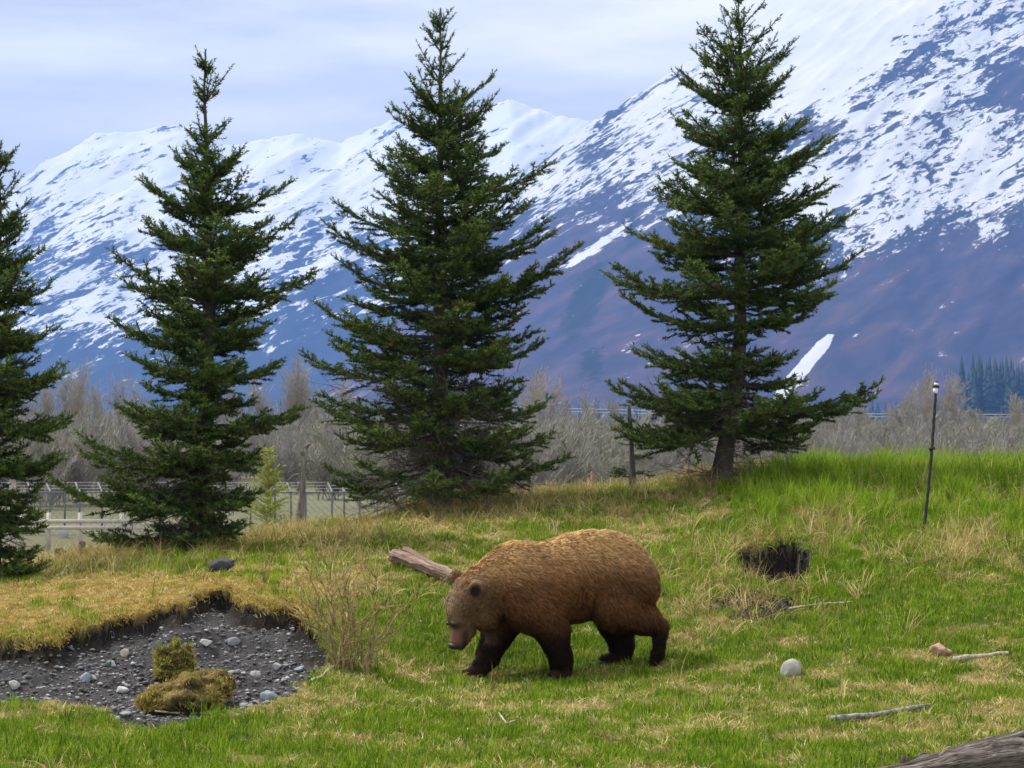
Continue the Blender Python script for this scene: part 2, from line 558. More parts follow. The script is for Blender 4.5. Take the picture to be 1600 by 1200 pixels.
b = NB('ground')
pos = b.pos()
n1 = b.noise(14, 6, 0.65, pos)
n2 = b.noise(90, 4, 0.7, pos)
nbig = b.noise(0.02, 5, 0.6, pos)
straw = b.ramp(n2, [(0.25, (0.09, 0.065, 0.025)), (0.5, (0.24, 0.18, 0.075)), (0.75, (0.40, 0.31, 0.15))])
green = b.ramp(n2, [(0.25, (0.02, 0.035, 0.006)), (0.5, (0.06, 0.09, 0.012)), (0.78, (0.14, 0.16, 0.03))])
mossc = b.ramp(n1, [(0.3, (0.13, 0.085, 0.025)), (0.55, (0.30, 0.205, 0.065)), (0.75, (0.42, 0.31, 0.12))])
c = b.mix(b.attr('green'), straw, green)
c = b.mix(b.attr('moss'), c, mossc)
valley = b.ramp(nbig, [(0.35, (0.10, 0.10, 0.06)), (0.6, (0.16, 0.16, 0.10))])
c = b.mix(b.attr('far'), c, valley)
soilc = b.ramp(n1, [(0.3, (0.030, 0.029, 0.030)), (0.55, (0.062, 0.060, 0.062)), (0.8, (0.12, 0.118, 0.12))])
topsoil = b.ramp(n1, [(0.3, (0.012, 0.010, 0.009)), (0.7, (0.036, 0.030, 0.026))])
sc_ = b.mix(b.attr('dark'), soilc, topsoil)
c = b.mix(b.attr('soil'), c, sc_)
hgt = b.math('ADD', n1, b.math('MULTIPLY', n2, 0.5))
M_GROUND = b.bsdf(c, 0.95, 0.1, hgt, 0.8, 0.03)
ground = mk('ground', np.stack([GX.ravel(), GY.ravel(), GZ.ravel()], -1), Q, M_GROUND, smooth=True,
            attrs={'green': GG, 'moss': GM * (1 - GG * 0.5), 'soil': GS.ravel(), 'dark': GDK.ravel(), 'far': far})
tag(ground, 'grassy slope and valley floor with a gravelly dug pit', kind='structure')

# ------------------------------------------------------------------ mountains
def mountain(name, ridge, d_ridge, d_foot, u0, u1, nu, nv, seed, amp, skew, snowfun, label, power=1.12, dirang=.6):
    ru = np.array([r[0] for r in ridge], float); rp = np.array([r[1] for r in ridge], float)
    u = np.linspace(u0, u1, nu)
    dr = d_ridge + 0 * u
    py = np.interp(u, ru, rp)
    jag = 5.0 * fbm(u / 60.0, u * 0 + seed, 4, seed, 0.6) + 2.5 * pnoise(u / 9.0, u * 0 + 3.3, seed + 2)
    zr = CAMZ + (HOR - py) / F * dr
    zr = np.maximum(zr, -1.0)
    t = np.concatenate([np.linspace(0, 1, nv) ** 1.0, 1 + np.linspace(0, 0.5, 14)[1:]])
    T, U = np.meshgrid(t, u, indexing='ij')
    ZR = np.broadcast_to(zr, T.shape)
    D = d_foot + (d_ridge - d_foot) * T
    X = (U - 800) / F * D
    prof = np.where(T <= 1, T ** power, 1 - (T - 1) * 1.3)
    Z = -3 + (ZR + 3) * prof - np.broadcast_to(jag, T.shape) / F * d_ridge * np.clip(1 - np.abs(T - 1) * 9, 0, 1) ** 1.5
    a = (X - skew * Z)                       # spurs and gullies run slantwise down the face
    env = np.clip(T, 0, 1) * np.clip(1.05 - T, 0, 1) ** 0.6 * 2.0
    env = np.where(T > 1, 0.4, env) * np.clip(ZR / 300.0, 0, 1)
    L = amp
    rg = ridged(a / (L * 6), Z / (L * 14) + 3, 5, seed + 50, 0.5) - 0.6
    fb = fbm(a / (L * 2.0), Z / (L * 5.0), 5, seed + 70, 0.6)
    Z = Z + env * (L * 1.1 * rg + L * 0.35 * fb)
    Z = np.maximum(Z, -4.0)
    pu, pv = proj(X, D, Z)
    sn, fo, br = snowfun(pu, pv, X, Z, T)
    n_v, n_u = T.shape
    ii = (np.arange(n_v - 1)[:, None] * n_u + np.arange(n_u - 1)[None]).ravel()
    Q = np.stack([ii, ii + 1, ii + n_u + 1, ii + n_u], -1)
    o = mk(name, np.stack([X, D, Z], -1).reshape(-1, 3), Q, None, smooth=True,
           attrs={'snow': sn.ravel(), 'forest': fo.ravel(), 'brush': br.ravel(), 'muv': np.stack([X * math.cos(dirang) + Z * math.sin(dirang), Z * math.cos(dirang) - X * math.sin(dirang), D * .3], -1).reshape(-1, 3)})
    tag(o, label, kind='structure')
    return o

def mountain_mat(name, s, rock, brush, forest, dirang, sk=1.0):
    b = NB(name)
    m1 = b.mapping(b.attr('muv', 'Vector'), (s, s, s))
    st = b.mapping(m1, (0.24, 1, 1.0))
    n1 = b.noise(1.0, 9, 0.66, st, 0.5)
    n2 = b.noise(3.4, 7, 0.72, b.mapping(m1, (0.36, 1, 1.0)), 0.6)
    n3 = b.noise(0.35, 5, 0.6, m1)
    k = b.math('ADD', b.math('MULTIPLY', n1, 0.5), b.math('MULTIPLY', n2, 0.5))
    e = b.math('ADD', b.attr('snow'), b.math('MULTIPLY', b.math('SUBTRACT', k, 0.5), 4.6))
    snow = b.maprange(e, 0.44, 0.58)
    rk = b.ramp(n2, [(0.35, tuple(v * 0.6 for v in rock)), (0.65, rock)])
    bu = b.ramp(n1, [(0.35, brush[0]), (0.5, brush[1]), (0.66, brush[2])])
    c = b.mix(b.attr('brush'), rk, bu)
    fe = b.maprange(b.math('ADD', b.attr('forest'), b.math('MULTIPLY', b.math('SUBTRACT', n2, 0.5), 1.2)), 0.42, 0.58)
    c = b.mix(fe, c, forest)
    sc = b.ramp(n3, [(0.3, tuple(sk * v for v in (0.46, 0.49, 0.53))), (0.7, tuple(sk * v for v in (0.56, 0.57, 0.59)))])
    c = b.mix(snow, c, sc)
    return b.bsdf(c, 0.9, 0.1, k, 0.6, 6.0 / (s * 300))

def snow_left(pu, pv, X, Z, T):
    s = 0.80 - sstep(380, 680, pv) * .95 + 0.12 * np.exp(-((pu - 200) / 160) ** 2 - ((pv - 480) / 50) ** 2)
    s = s - 0.42 * np.exp(-((pu - 180) / 120) ** 2 - ((pv - 400) / 40) ** 2)
    s = s - 0.35 * np.exp(-((pu - 40) / 60) ** 2 - ((pv - 400) / 90) ** 2)
    s = s + 0.25 * np.exp(-((pu - 850) / 80) ** 2 - ((pv - 210) / 60) ** 2)
    s = s - 0.25 * sstep(380, 460, pu) * sstep(260, 400, pv)
    br = sstep(520, 600, pv)
    fo = sstep(580, 640, pv) * 0.55
    return s, fo, br
def snow_right(pu, pv, X, Z, T):
    line = np.interp(pu, [400, 820, 900, 1000, 1100, 1200, 1320, 1420, 1500, 1600, 2200], [300, 330, 300, 290, 330, 350, 345, 330, 320, 325, 330])
    tong = 45 * np.exp(-((pu - 1400 - (pv - 340) * -1.6) / 70) ** 2)
    s = 0.5 + (line + tong - pv) / 190.0
    s = np.minimum(s, 0.66)
    s = s + 0.5 * np.exp(-((pu - 1260) / 120) ** 2 - ((pv - 40) / 70) ** 2)
    s = s - 0.45 * np.exp(-((pu - 1585) / 40) ** 2 - ((pv - 140) / 60) ** 2)
    s = s - 0.30 * np.exp(-((pu - 1230) / 110) ** 2 - ((pv - 210) / 22) ** 2)
    s = s - 0.16 * np.exp(-((pu - 930) / 110) ** 2 - ((pv - 220) / 70) ** 2)
    s = s - 0.10 * sstep(1300, 1500, pu) * np.exp(-((pv - 150) / 110) ** 2)
    ln = (pu - 1280) * 0.652 + (pv - 215) * 0.758
    on = sstep(1230, 1300, pu) * (1 - sstep(1560, 1640, pu))
    s = s - 0.26 * on * np.exp(-(ln / 17) ** 2)
    s = s + 0.20 * sstep(1090, 1150, pu) * sstep(-20, -60, ln) * (1 - sstep(60, 220, pv))
    # avalanche cone low in the gully, other snow remnants
    ang = (pu - 1262) * 0.64 + (pv - 560) * 0.77
    acr = -(pu - 1262) * 0.77 + (pv - 560) * 0.64
    c = (pu - 1255) + (pv - 575) * 0.85
    al = (pu - 1255) * 0.65 - (pv - 575) * 0.76
    s = np.maximum(s, 1.5 * np.exp(-(c / 14) ** 4 - (al / 70) ** 4) - 0.2)
    s = np.maximum(s, 0.9 * np.exp(-(((pu - 930) + (pv - 385) * 1.6) / 16) ** 2 - ((pu - 930) / 55) ** 2))
    br = 1 - sstep(0.15, 0.5, s)
    fo = 0.75 * np.exp(-(((pu - 910) * 0.8 + (pv - 480) * 0.35) / 32) ** 2 - ((pv - 470) / 95) ** 2)
    fo = np.maximum(fo, 0.65 * np.exp(-((pu - 925) / 30) ** 2 - ((pv - 570) / 50) ** 2))
    fo = np.maximum(fo, 0.8 * np.exp(-((pu - 1570) / 70) ** 2 - ((pv - 660) / 40) ** 2))
    fo = np.maximum(fo, 0.45 * sstep(560, 650, pv))
    fo = np.maximum(fo, 0.75 * np.exp(-((pu - 985) / 22) ** 2 - ((pv - 350) / 45) ** 2))
    return s, fo, br

RIDGE_L = [(-700, 520), (-300, 440), (-100, 350), (0, 300), (20, 288), (60, 255), (100, 236), (150, 207), (185, 203), (215, 206), (250, 193), (300, 196), (345, 226), (375, 223), (410, 213), (455, 207), (490, 213), (530, 222), (560, 210), (610, 189), (660, 192), (720, 178), (770, 163), (800, 153), (830, 166), (870, 178), (910, 185), (1000, 205), (1200, 215), (1500, 240), (2200, 300)]
RIDGE_R = [(380, 665), (480, 625), (560, 555), (640, 470), (700, 402), (760, 335), (820, 273), (860, 241), (900, 204), (960, 165), (1050, 106), (1100, 78), (1150, 45), (1200, 12), (1300, -60), (1400, -115), (1600, -170), (1900, -195), (2400, -190), (2900, -170)]
mL = mountain('snowy_mountain_range', RIDGE_L, 6400, 4500, -600, 1500, 420, 190, 5, 62.0, 0.9, snow_left, 'far snow covered mountain range with blue tinted lower slopes')
mL.data.materials.append(mountain_mat('far_mountain', 0.017, (0.035, 0.045, 0.065), [(0.02, 0.03, 0.042), (0.035, 0.045, 0.06), (0.05, 0.06, 0.07)], (0.015, 0.025, 0.025), 0.9, 1.35))  # rock and brush biased blue: haze tint painted into their colour
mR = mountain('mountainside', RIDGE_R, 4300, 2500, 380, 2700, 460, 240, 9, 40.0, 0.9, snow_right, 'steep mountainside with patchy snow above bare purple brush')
mR.data.materials.append(mountain_mat('near_mountain', 0.026, (0.035, 0.04, 0.06), [(0.024, 0.026, 0.046), (0.046, 0.040, 0.066), (0.10, 0.062, 0.068)], (0.012, 0.022, 0.022), 0.72))  # brush purple is its own; the extra blue is painted haze tint

# ------------------------------------------------------------------ haze
hv = np.array([(x, y, z) for x in (-12500, 12500) for y in (-2500, 13200) for z in (-6.5, 1290)], float)
hf = np.array([(0, 1, 3, 2), (4, 6, 7, 5), (0, 4, 5, 1), (2, 3, 7, 6), (0, 2, 6, 4), (1, 5, 7, 3)])
hm = bpy.data.materials.new('haze')
ht = nodes(hm)
ho = ht.nodes.new('ShaderNodeOutputMaterial')
hp = ht.nodes.new('ShaderNodeVolumePrincipled')
hp.inputs['Color'].default_value = (0.17, 0.38, 1.0, 1)
hp.inputs['Density'].default_value = 0.00015
hp.inputs['Anisotropy'].default_value = 0.0
hp.inputs['Density Attribute'].default_value = ''
ht.links.new(hp.outputs[0], ho.inputs['Volume'])
hm.cycles.homogeneous_volume = True
tag(mk('haze', hv, hf, hm), 'thin blue mountain haze', kind='stuff')

# ------------------------------------------------------------------ spruces
b = NB('spruce_bark')
nb_ = b.noise(7, 6, 0.7, b.mapping(b.obj(), (1, 1, 0.35)))
M_BARK = b.bsdf(b.ramp(nb_, [(0.3, (0.035, 0.027, 0.022)), (0.6, (0.10, 0.08, 0.065)), (0.8, (0.17, 0.145, 0.12))]), 0.95, 0.1, nb_, 0.8, 0.03)
M_NEEDLE = col_mat('spruce_needles', 0.65, 0.12, 0.12)
M_TWIG = simple_mat('dead_twig', (0.15, 0.125, 0.105), 0.35, 20)

def shoots_mesh(S, Dv, Ln, tip, rng, needles=11, nlen=0.042, nwid=0.0165):
    """needle covered shoots: S start, Dv unit direction, Ln length, tip 0..1 freshness"""
    m = len(S)
    ref = np.where(np.abs(Dv[:, 2:3]) > 0.9, np.array([[1., 0, 0]]), np.array([[0, 0, 1.]]))
    a = np.cross(Dv, ref); a /= np.linalg.norm(a, axis=1, keepdims=True)
    c = np.cross(Dv, a)
    k = np.arange(needles)
    ang = k * 2.39996 + rng.rand(m, 1) * 6.28
    t = (k + 0.5) / needles * 0.98 + rng.uniform(-.04, .04, (m, needles))
    rad = a[:, None] * np.cos(ang)[..., None] + c[:, None] * np.sin(ang)[..., None]
    base = S[:, None] + Dv[:, None] * (t * Ln[:, None])[..., None]
    fw = np.where(k[None] >= needles - 3, 1.4, 0.75)[..., None]
    nd = rad + Dv[:, None] * fw
    nd = nd / np.linalg.norm(nd, axis=-1, keepdims=True)
    L = nlen * rng.uniform(.75, 1.2, (m, needles, 1))
    side = np.cross(nd, rad + 0.6 * rng.randn(m, needles, 3)); side /= np.maximum(np.linalg.norm(side, axis=-1, keepdims=True), 1e-6)
    w = nwid * 0.5
    v0 = base - side * w - rad * 0.002; v1 = base + side * w - rad * 0.002; v2 = base + nd * L
    V = np.stack([v0, v1, v2], 2).reshape(-1, 3)
    T = np.arange(len(V)).reshape(-1, 3)
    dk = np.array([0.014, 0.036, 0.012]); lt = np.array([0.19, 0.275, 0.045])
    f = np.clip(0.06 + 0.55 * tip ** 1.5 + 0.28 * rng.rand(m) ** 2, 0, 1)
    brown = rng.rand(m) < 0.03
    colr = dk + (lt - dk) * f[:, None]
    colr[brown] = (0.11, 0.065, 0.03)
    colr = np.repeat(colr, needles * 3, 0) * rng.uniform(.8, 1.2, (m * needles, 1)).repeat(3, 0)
    return V, T, np.concatenate([colr, np.ones((len(colr), 1))], 1)

def spruce(name, label, trunk, d, prof, seed, dead_n=60, dead_top=1.6, low_gap=(), keep=1.0, base_r=0.16, low_bare=0.55, gaps=(), dens=1.0, low_py=None, mid_bare=.42):
    rng = np.random.RandomState(seed)
    tr = np.array([P(px, py, d) for px, py in trunk])
    tr[0, 2] = float(gz(tr[0, 0], tr[0, 1])) - 0.06
    root = Vector(tr[0] + np.array([0, 0, 0.06]))
    o = empty(name, root)
    tag(o, label, 'tree', 'spruces along the ridge')
    rt = np.array(root)
    z0, z1 = tr[0, 2], tr[-1, 2]
    def tx(z): return np.array([np.interp(z, tr[:, 2], tr[:, 0]), np.interp(z, tr[:, 2], tr[:, 1]), z])
    H = z1 - z0
    zs = np.linspace(z0, z1, 40)
    tp = np.array([tx(z) for z in zs])
    tp[1:-1, 0] += 0.03 * pnoise(zs[1:-1] / .9, zs[1:-1] * 0 + seed, seed); tp[1:-1, 1] += 0.03 * pnoise(zs[1:-1] / .9, zs[1:-1] * 0 + seed + 5, seed)
    tr_r = 0.006 + base_r * .82 * (1 - (zs - z0) / H) ** 1.15 * (1 + 0.55 * np.exp(-(zs - z0) / 0.22))
    V, Fs = tube(tp - rt, tr_r, 12, 0.16, seed)
    mk('trunk', V, Fs, M_BARK, o, smooth=True)
    # outline of the crown, metres left and right of the trunk by height
    pr = np.array(prof, float)
    pz = np.array([P(800, y, d)[2] for y in pr[:, 0]])
    cx = np.array([tx(z)[0] for z in pz])
    Lw = cx - (pr[:, 1] - 800) / F * d
    Rw = (pr[:, 2] - 800) / F * d - cx
    od = np.argsort(pz)
    pz, Lw, Rw = pz[od], Lw[od], Rw[od]
    def width(z, az):
        l, r = np.interp(z, pz, Lw), np.interp(z, pz, Rw)
        c = math.cos(az)
        s = r if c > 0 else l
        return s * abs(c) + 0.5 * (l + r) * (1 - abs(c))
    S, Dv, Ln, tip = [], [], [], []
    B0, B1, br0, br1 = [], [], [], []
    def shoot(p, dr, L, f):
        S.append(p); Dv.append(dr); Ln.append(L); tip.append(f)
    zlow = pz[0] if low_py is None else P(800, low_py, d)[2]
    z = z1
    # leader
    shoot(tx(z1 - 0.05), np.array([0, 0, 1.]), 0.06, 0.35)
    for k in range(3):
        shoot(tx(z1 - 0.16 - 0.09 * k), np.array([0, 0, 1.]), 0.1, 0.2)
    whorl = []
    zz = z1 - 0.26
    gap = 0.40
    while zz > zlow - 0.1:
        whorl.append(zz); zz -= gap * rng.uniform(.8, 1.15); gap = min(0.46, gap + 0.015)
    boughs = []
    for wz in whorl:
        rel = (wz - z0) / H
        n = int(round((5 if rel > .8 else 7) * (1 if rel > .8 else dens)))
        a0 = rng.rand() * 6.28
        for i in range(n):
            boughs.append((wz + rng.uniform(-.04, .04), a0 + i * 6.283 / n + rng.uniform(-.3, .3), rng.uniform(.72, 1.14)))
        for i in range(int((8 if rel < .55 else 3.2 if rel < .8 else 1) * dens)):
            boughs.append((wz + rng.uniform(.05, .36), rng.rand() * 6.283, rng.uniform(.35, .82)))
    for (bz, az, lf) in boughs:
        if bz > z1 - 0.1: continue
        rel = (bz - z0) / H
        el = math.radians(np.interp(rel, [0, .15, .35, .6, .8, 1], [-4, 2, 10, 22, 38, 56]) + rng.uniform(-7, 7))
        w = width(bz, az)
        for _ in range(3):
            w = width(bz + 0.9 * w * math.tan(el), az)
        if any(g0 < bz < g1 for g0, g1 in gaps): lf *= 0.55
        w = w * lf
        if rng.rand() > keep: continue
        if w < 0.05: w = 0.07
        p0 = tx(bz)
        h = np.array([math.cos(az), math.sin(az), 0])
        nseg = max(4, int(w / 0.066))
        s = np.linspace(0, 1, nseg + 1)
        droop = np.interp(rel, [0, .3, .6, 1], [.16, .12, .05, 0]) * rng.uniform(.6, 1.3)
        lat = rng.uniform(-.10, .10)
        perp = np.array([-math.sin(az), math.cos(az), 0])
        pts = p0 + h * (s * w)[:, None] + perp * (lat * w * s * s)[:, None]
        pts[:, 2] += s * w * math.tan(el) - droop * w * np.sin(math.pi * s * 0.75) + 0.10 * w * s ** 3 + 0.01 * rng.randn(nseg + 1)
        r = np.interp(s, [0, 1], [0.006 + 0.013 * min(w, 1.6), 0.004])
        B0.append(pts[:-1]); B1.append(pts[1:]); br0.append(r[:-1]); br1.append(r[1:])
        sb = np.interp(rel, [0, .12, .3, .6, 1], [low_bare, mid_bare, .30, .14, .0])
        sparse = float(sstep(.68, .93, rel))
        # tip shoots
        dtip = pts[-1] - pts[-2]; dtip /= np.linalg.norm(dtip)
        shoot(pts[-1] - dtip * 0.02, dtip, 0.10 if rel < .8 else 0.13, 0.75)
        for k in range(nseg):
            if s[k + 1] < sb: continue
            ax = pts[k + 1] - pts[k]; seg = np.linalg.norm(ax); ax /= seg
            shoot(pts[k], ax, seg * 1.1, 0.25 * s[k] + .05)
            up = np.array([0, 0, 1.]); sd = np.cross(ax, up); sd /= np.linalg.norm(sd)
            upl = np.cross(sd, ax)
            for q_ in range(2):
                if rng.rand() < .6 - .5 * sparse:
                    d3 = ax * rng.uniform(.4, 1) + upl * rng.uniform(.25, .9) + sd * rng.uniform(-.7, .7); d3 /= np.linalg.norm(d3)
                    shoot(pts[k] + ax * seg * rng.rand(), d3, rng.uniform(.06, .11), rng.uniform(.4, 1) * (0.45 + .55 * s[k]))
            for side in (-1, 1):
                if rng.rand() < 0.12 + .40 * sparse: continue
                ang = math.radians(rng.uniform(38, 66))
                tilt = rng.uniform(-.22, .30)
                dr = ax * math.cos(ang) + sd * side * math.sin(ang) + upl * tilt
                dr /= np.linalg.norm(dr)
                sl = (0.50 * w * (1 - s[k]) + 0.08) * rng.uniform(.55, 1.1)
                sl = min(sl, 0.62)
                st = pts[k] + ax * seg * rng.uniform(0, 1)
                nn = max(1, int(round(sl / 0.085)))
                q = st
                for j in range(nn):
                    L = sl / nn
                    dr2 = dr + 0.12 * rng.randn(3); dr2[2] += 0.05 * j / nn
                    dr2 /= np.linalg.norm(dr2)
                    fr = (j + 1) / nn
                    bare_in = fr < 0.3 and sl > 0.35 and rng.rand() < .5
                    if not bare_in:
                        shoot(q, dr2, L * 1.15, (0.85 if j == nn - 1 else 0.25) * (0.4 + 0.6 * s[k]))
                    if sl > 0.25:
                        B0.append(q[None]); B1.append((q + dr2 * L)[None]); br0.append(np.array([.005])); br1.append(np.array([.0035]))
                    if nn > 1 and j < nn:
                        for s3 in (-1, 1):
                            if rng.rand() < .32 + .4 * sparse: continue
                            d3 = dr2 * 0.75 + np.cross(dr2, upl) * s3 * 0.75 + upl * rng.uniform(-.25, .35)
                            d3 /= np.linalg.norm(d3)
                            L3 = rng.uniform(.05, .10) * (1.25 - .5 * fr)
                            shoot(q + dr2 * L * rng.rand(), d3, L3, rng.uniform(.3, .95) * (0.45 + .55 * s[k]))
                    q = q + dr2 * L
    S = np.array(S); Dv = np.array(Dv); Ln = np.array(Ln); tip = np.array(tip)
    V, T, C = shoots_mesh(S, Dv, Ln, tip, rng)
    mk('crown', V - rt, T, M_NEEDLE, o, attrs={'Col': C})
    V, Q = frusta(np.concatenate(B0), np.concatenate(B1), np.concatenate(br0), np.concatenate(br1), 3)
    mk('limbs', V - rt, Q, M_BARK, o, smooth=True)
    # dead grey lower twigs
    if dead_n:
        A, Bq, ra, rb = [], [], [], []
        def twig(p, dr, L, r, lev):
            n = max(3, int(L / 0.09))
            q = p.copy()
            for i in range(n):
                dr = dr + 0.16 * rng.randn(3) + np.array([0, 0, -0.015 if i < n * .6 else 0.06])
                dr = dr / np.linalg.norm(dr)
                q2 = q + dr * L / n
                A.append(q); Bq.append(q2); ra.append(r * (1 - .8 * i / n)); rb.append(r * (1 - .8 * (i + 1) / n))
                if lev < 2 and rng.rand() < (.75 if lev == 0 else .5):
                    d2 = dr + 0.8 * rng.randn(3); d2 /= np.linalg.norm(d2)
                    twig(q2, d2, L * rng.uniform(.2, .45), r * .5, lev + 1)
                q = q2
        for i in range(dead_n):
            hz = z0 + 0.12 + dead_top * rng.rand() ** 1.2
            az = rng.rand() * 6.283
            w = width(max(hz, zlow), az) * rng.uniform(.35, .8)
            e = rng.uniform(-.25, .3)
            twig(tx(hz), np.array([math.cos(az) * math.cos(e), math.sin(az) * math.cos(e), math.sin(e)]), max(w, .3), 0.009, 0)
        V, Q = frusta(A, Bq, ra, rb, 3)
        tag(mk('dead_twigs', V - rt, Q, M_TWIG, o), kind='stuff')
    return o, len(S)

cnt = []
cnt.append(spruce('spruce_tree', 'dense tall spruce with a tangle of bare twigs round its foot, behind the bear', [(690, 788), (688, 500), (688, 260), (688, 15)], 25.0,
    [(770, 500, 880), (735, 465, 925), (690, 480, 880), (645, 440, 868), (600, 462, 875), (565, 462, 872), (510, 495, 820), (470, 500, 870), (430, 503, 912), (370, 520, 858), (320, 532, 860), (270, 556, 848), (215, 586, 800), (155, 620, 775), (100, 652, 745), (60, 660, 724), (35, 668, 706), (10, 680, 698)], 21, dead_n=230, dead_top=1.45, base_r=0.17, dens=1.15, low_bare=.66, mid_bare=.45, low_py=748))
cnt.append(spruce('spruce_tree', 'spruce with a bare leaning trunk foot and wide gappy boughs beside the tall grass', [(1126, 752), (1136, 690), (1150, 610), (1157, 450), (1158, 250), (1155, 90), (1154, -30)], 25.0,
    [(720, 1000, 1240), (690, 915, 1310), (665, 925, 1300), (640, 930, 1300), (600, 918, 1372), (570, 955, 1290), (535, 1000, 1200), (505, 1040, 1240), (470, 962, 1330), (440, 965, 1386), (410, 965, 1386), (365, 985, 1332), (312, 960, 1300), (270, 1055, 1336), (240, 1052, 1312), (170, 1036, 1262), (110, 1056, 1256), (60, 1085, 1226), (20, 1090, 1216), (-15, 1125, 1190), (-35, 1145, 1165)], 33, dead_n=46, dead_top=1.0, base_r=0.145, low_bare=.35, low_py=676, dens=1.25, mid_bare=.28,
    gaps=[(P(800, 545, 25)[2], P(800, 515, 25)[2])]))
cnt.append(spruce('spruce_tree', 'slender spruce with a long bare leader, growing behind the dug pit', [(306, 866), (318, 700), (326, 500), (322, 260), (321, 80)], 22.0,
    [(850, 150, 372), (800, 78, 380), (770, 84, 392), (700, 100, 410), (660, 110, 470), (605, 158, 440), (545, 182, 452), (500, 172, 455), (452, 158, 496), (410, 190, 445), (360, 196, 465), (310, 230, 452), (260, 246, 392), (215, 278, 366), (183, 286, 361), (150, 306, 340), (125, 295, 352), (110, 312, 330), (78, 318, 326)], 47, dead_n=90, dead_top=1.35, base_r=0.155, low_bare=.2, mid_bare=.22, dens=1.35))
cnt.append(spruce('spruce_tree', 'olive spruce half out of view at the left end of the ridge', [(-18, 900), (-12, 600), (-6, 400), (2, 222)], 20.5,
    [(890, -150, 100), (850, -160, 110), (790, -170, 72), (720, -170, 115), (655, -160, 135), (600, -140, 116), (520, -130, 72), (470, -110, 96), (405, -100, 82), (350, -80, 48), (300, -50, 30), (260, -25, 22), (222, -8, 16)], 58, dead_n=40, dead_top=1.2, base_r=0.15, low_bare=.2, mid_bare=.22, dens=1.25))
print('shoots', [c[1] for c in cnt])

# ------------------------------------------------------------------ scatter helper (ground cover)
TPL = {}
def template_collection(name, meshes):
    c = bpy.data.collections.new(name)
    for i, me in enumerate(meshes):
        ob = bpy.data.objects.new('%s_%02d' % (name, i), me)
        c.objects.link(ob)
    return c

def scatter(name, pts, rot, scl, idx, coll, label, cat=None):
    me = mesh_data(name, pts, [], None, attrs={'rot': rot, 'scl': scl})
    at = me.attributes.new('idx', 'INT', 'POINT')
    at.data.foreach_set('value', np.asarray(idx, np.int32))
    o = bpy.data.objects.new(name, me)
    link(o)
    g = bpy.data.node_groups.new(name, 'GeometryNodeTree')
    g.interface.new_socket('Geometry', in_out='INPUT', socket_type='NodeSocketGeometry')
    g.interface.new_socket('Geometry', in_out='OUTPUT', socket_type='NodeSocketGeometry')
    N = g.nodes.new
    gi, go = N('NodeGroupInput'), N('NodeGroupOutput')
    iop = N('GeometryNodeInstanceOnPoints')
    ci = N('GeometryNodeCollectionInfo')
    ci.inputs['Collection'].default_value = coll
    ci.inputs['Separate Children'].default_value = True
    ci.inputs['Reset Children'].default_value = True
    iop.inputs['Pick Instance'].default_value = True
    def na(nm, t):
        n = N('GeometryNodeInputNamedAttribute'); n.data_type = t
        n.inputs['Name'].default_value = nm
        return [s for s in n.outputs if s.enabled and s.name == 'Attribute'][0]
    e2r = N('FunctionNodeEulerToRotation')
    L = g.links.new
    L(gi.outputs[0], iop.inputs['Points'])
    L(ci.outputs[0], iop.inputs['Instance'])
    L(na('idx', 'INT'), iop.inputs['Instance Index'])
    L(na('rot', 'FLOAT_VECTOR'), e2r.inputs[0])
    L(e2r.outputs[0], iop.inputs['Rotation'])
    L(na('scl', 'FLOAT'), iop.inputs['Scale'])
    L(iop.outputs[0], go.inputs[0])
    md = o.modifiers.new('scatter', 'NODES')
    md.node_group = g
    tag(o, label, cat, kind='stuff')
    return o

def tuft(rng, n, radius, hmin, hmax, w, lean, bend, mat, segs=3, flat=0.0):
    """clump of n tapering bent blades"""
    Vs, Fs3, Fs4, v, t = [], [], [], [], []
    off = 0
    for i in range(n):
        a = rng.rand() * 6.283; r = radius * math.sqrt(rng.rand())
        b0 = np.array([r * math.cos(a), r * math.sin(a), -0.008])
        L = rng.uniform(hmin, hmax)
        da = rng.rand() * 6.283
        h = np.array([math.cos(da), math.sin(da), 0])
        ln = rng.uniform(*lean); bd = rng.uniform(*bend)
        sd = np.array([-h[1], h[0], 0])
        tw = rng.uniform(-.9, .9)
        p = b0.copy(); ww = w * rng.uniform(.7, 1.3)
        el = math.pi / 2 - ln
        vv = rng.rand()
        rows = []
        for s in range(segs + 1):
            f = s / segs
            sdr = sd * math.cos(tw) + np.cross(sd, h) * math.sin(tw) * .6
            rows.append((p.copy(), sdr * ww * .5 * (1 - f ** 1.7)))
            st = L / segs
            p = p + (h * math.cos(el) + np.array([0, 0, math.sin(el)])) * st
            el -= bd / segs
            p[2] = max(p[2], 0.004)
        for s, (q, sw) in enumerate(rows[:-1]):
            Vs += [q - sw, q + sw]; v += [vv, vv]; t += [s / segs] * 2
        Vs.append(rows[-1][0]); v.append(vv); t.append(1.0)
        for s in range(segs - 1):
            Fs4.append((off + 2 * s, off + 2 * s + 1, off + 2 * s + 3, off + 2 * s + 2))
        Fs3.append((off + 2 * segs - 2, off + 2 * segs - 1, off + 2 * segs))
        off += 2 * segs + 1
    return mesh_data('tuft', np.array(Vs), [np.array(Fs4).reshape(-1, 4), np.array(Fs3)], mat, attrs={'v': np.array(v), 't': np.array(t)})

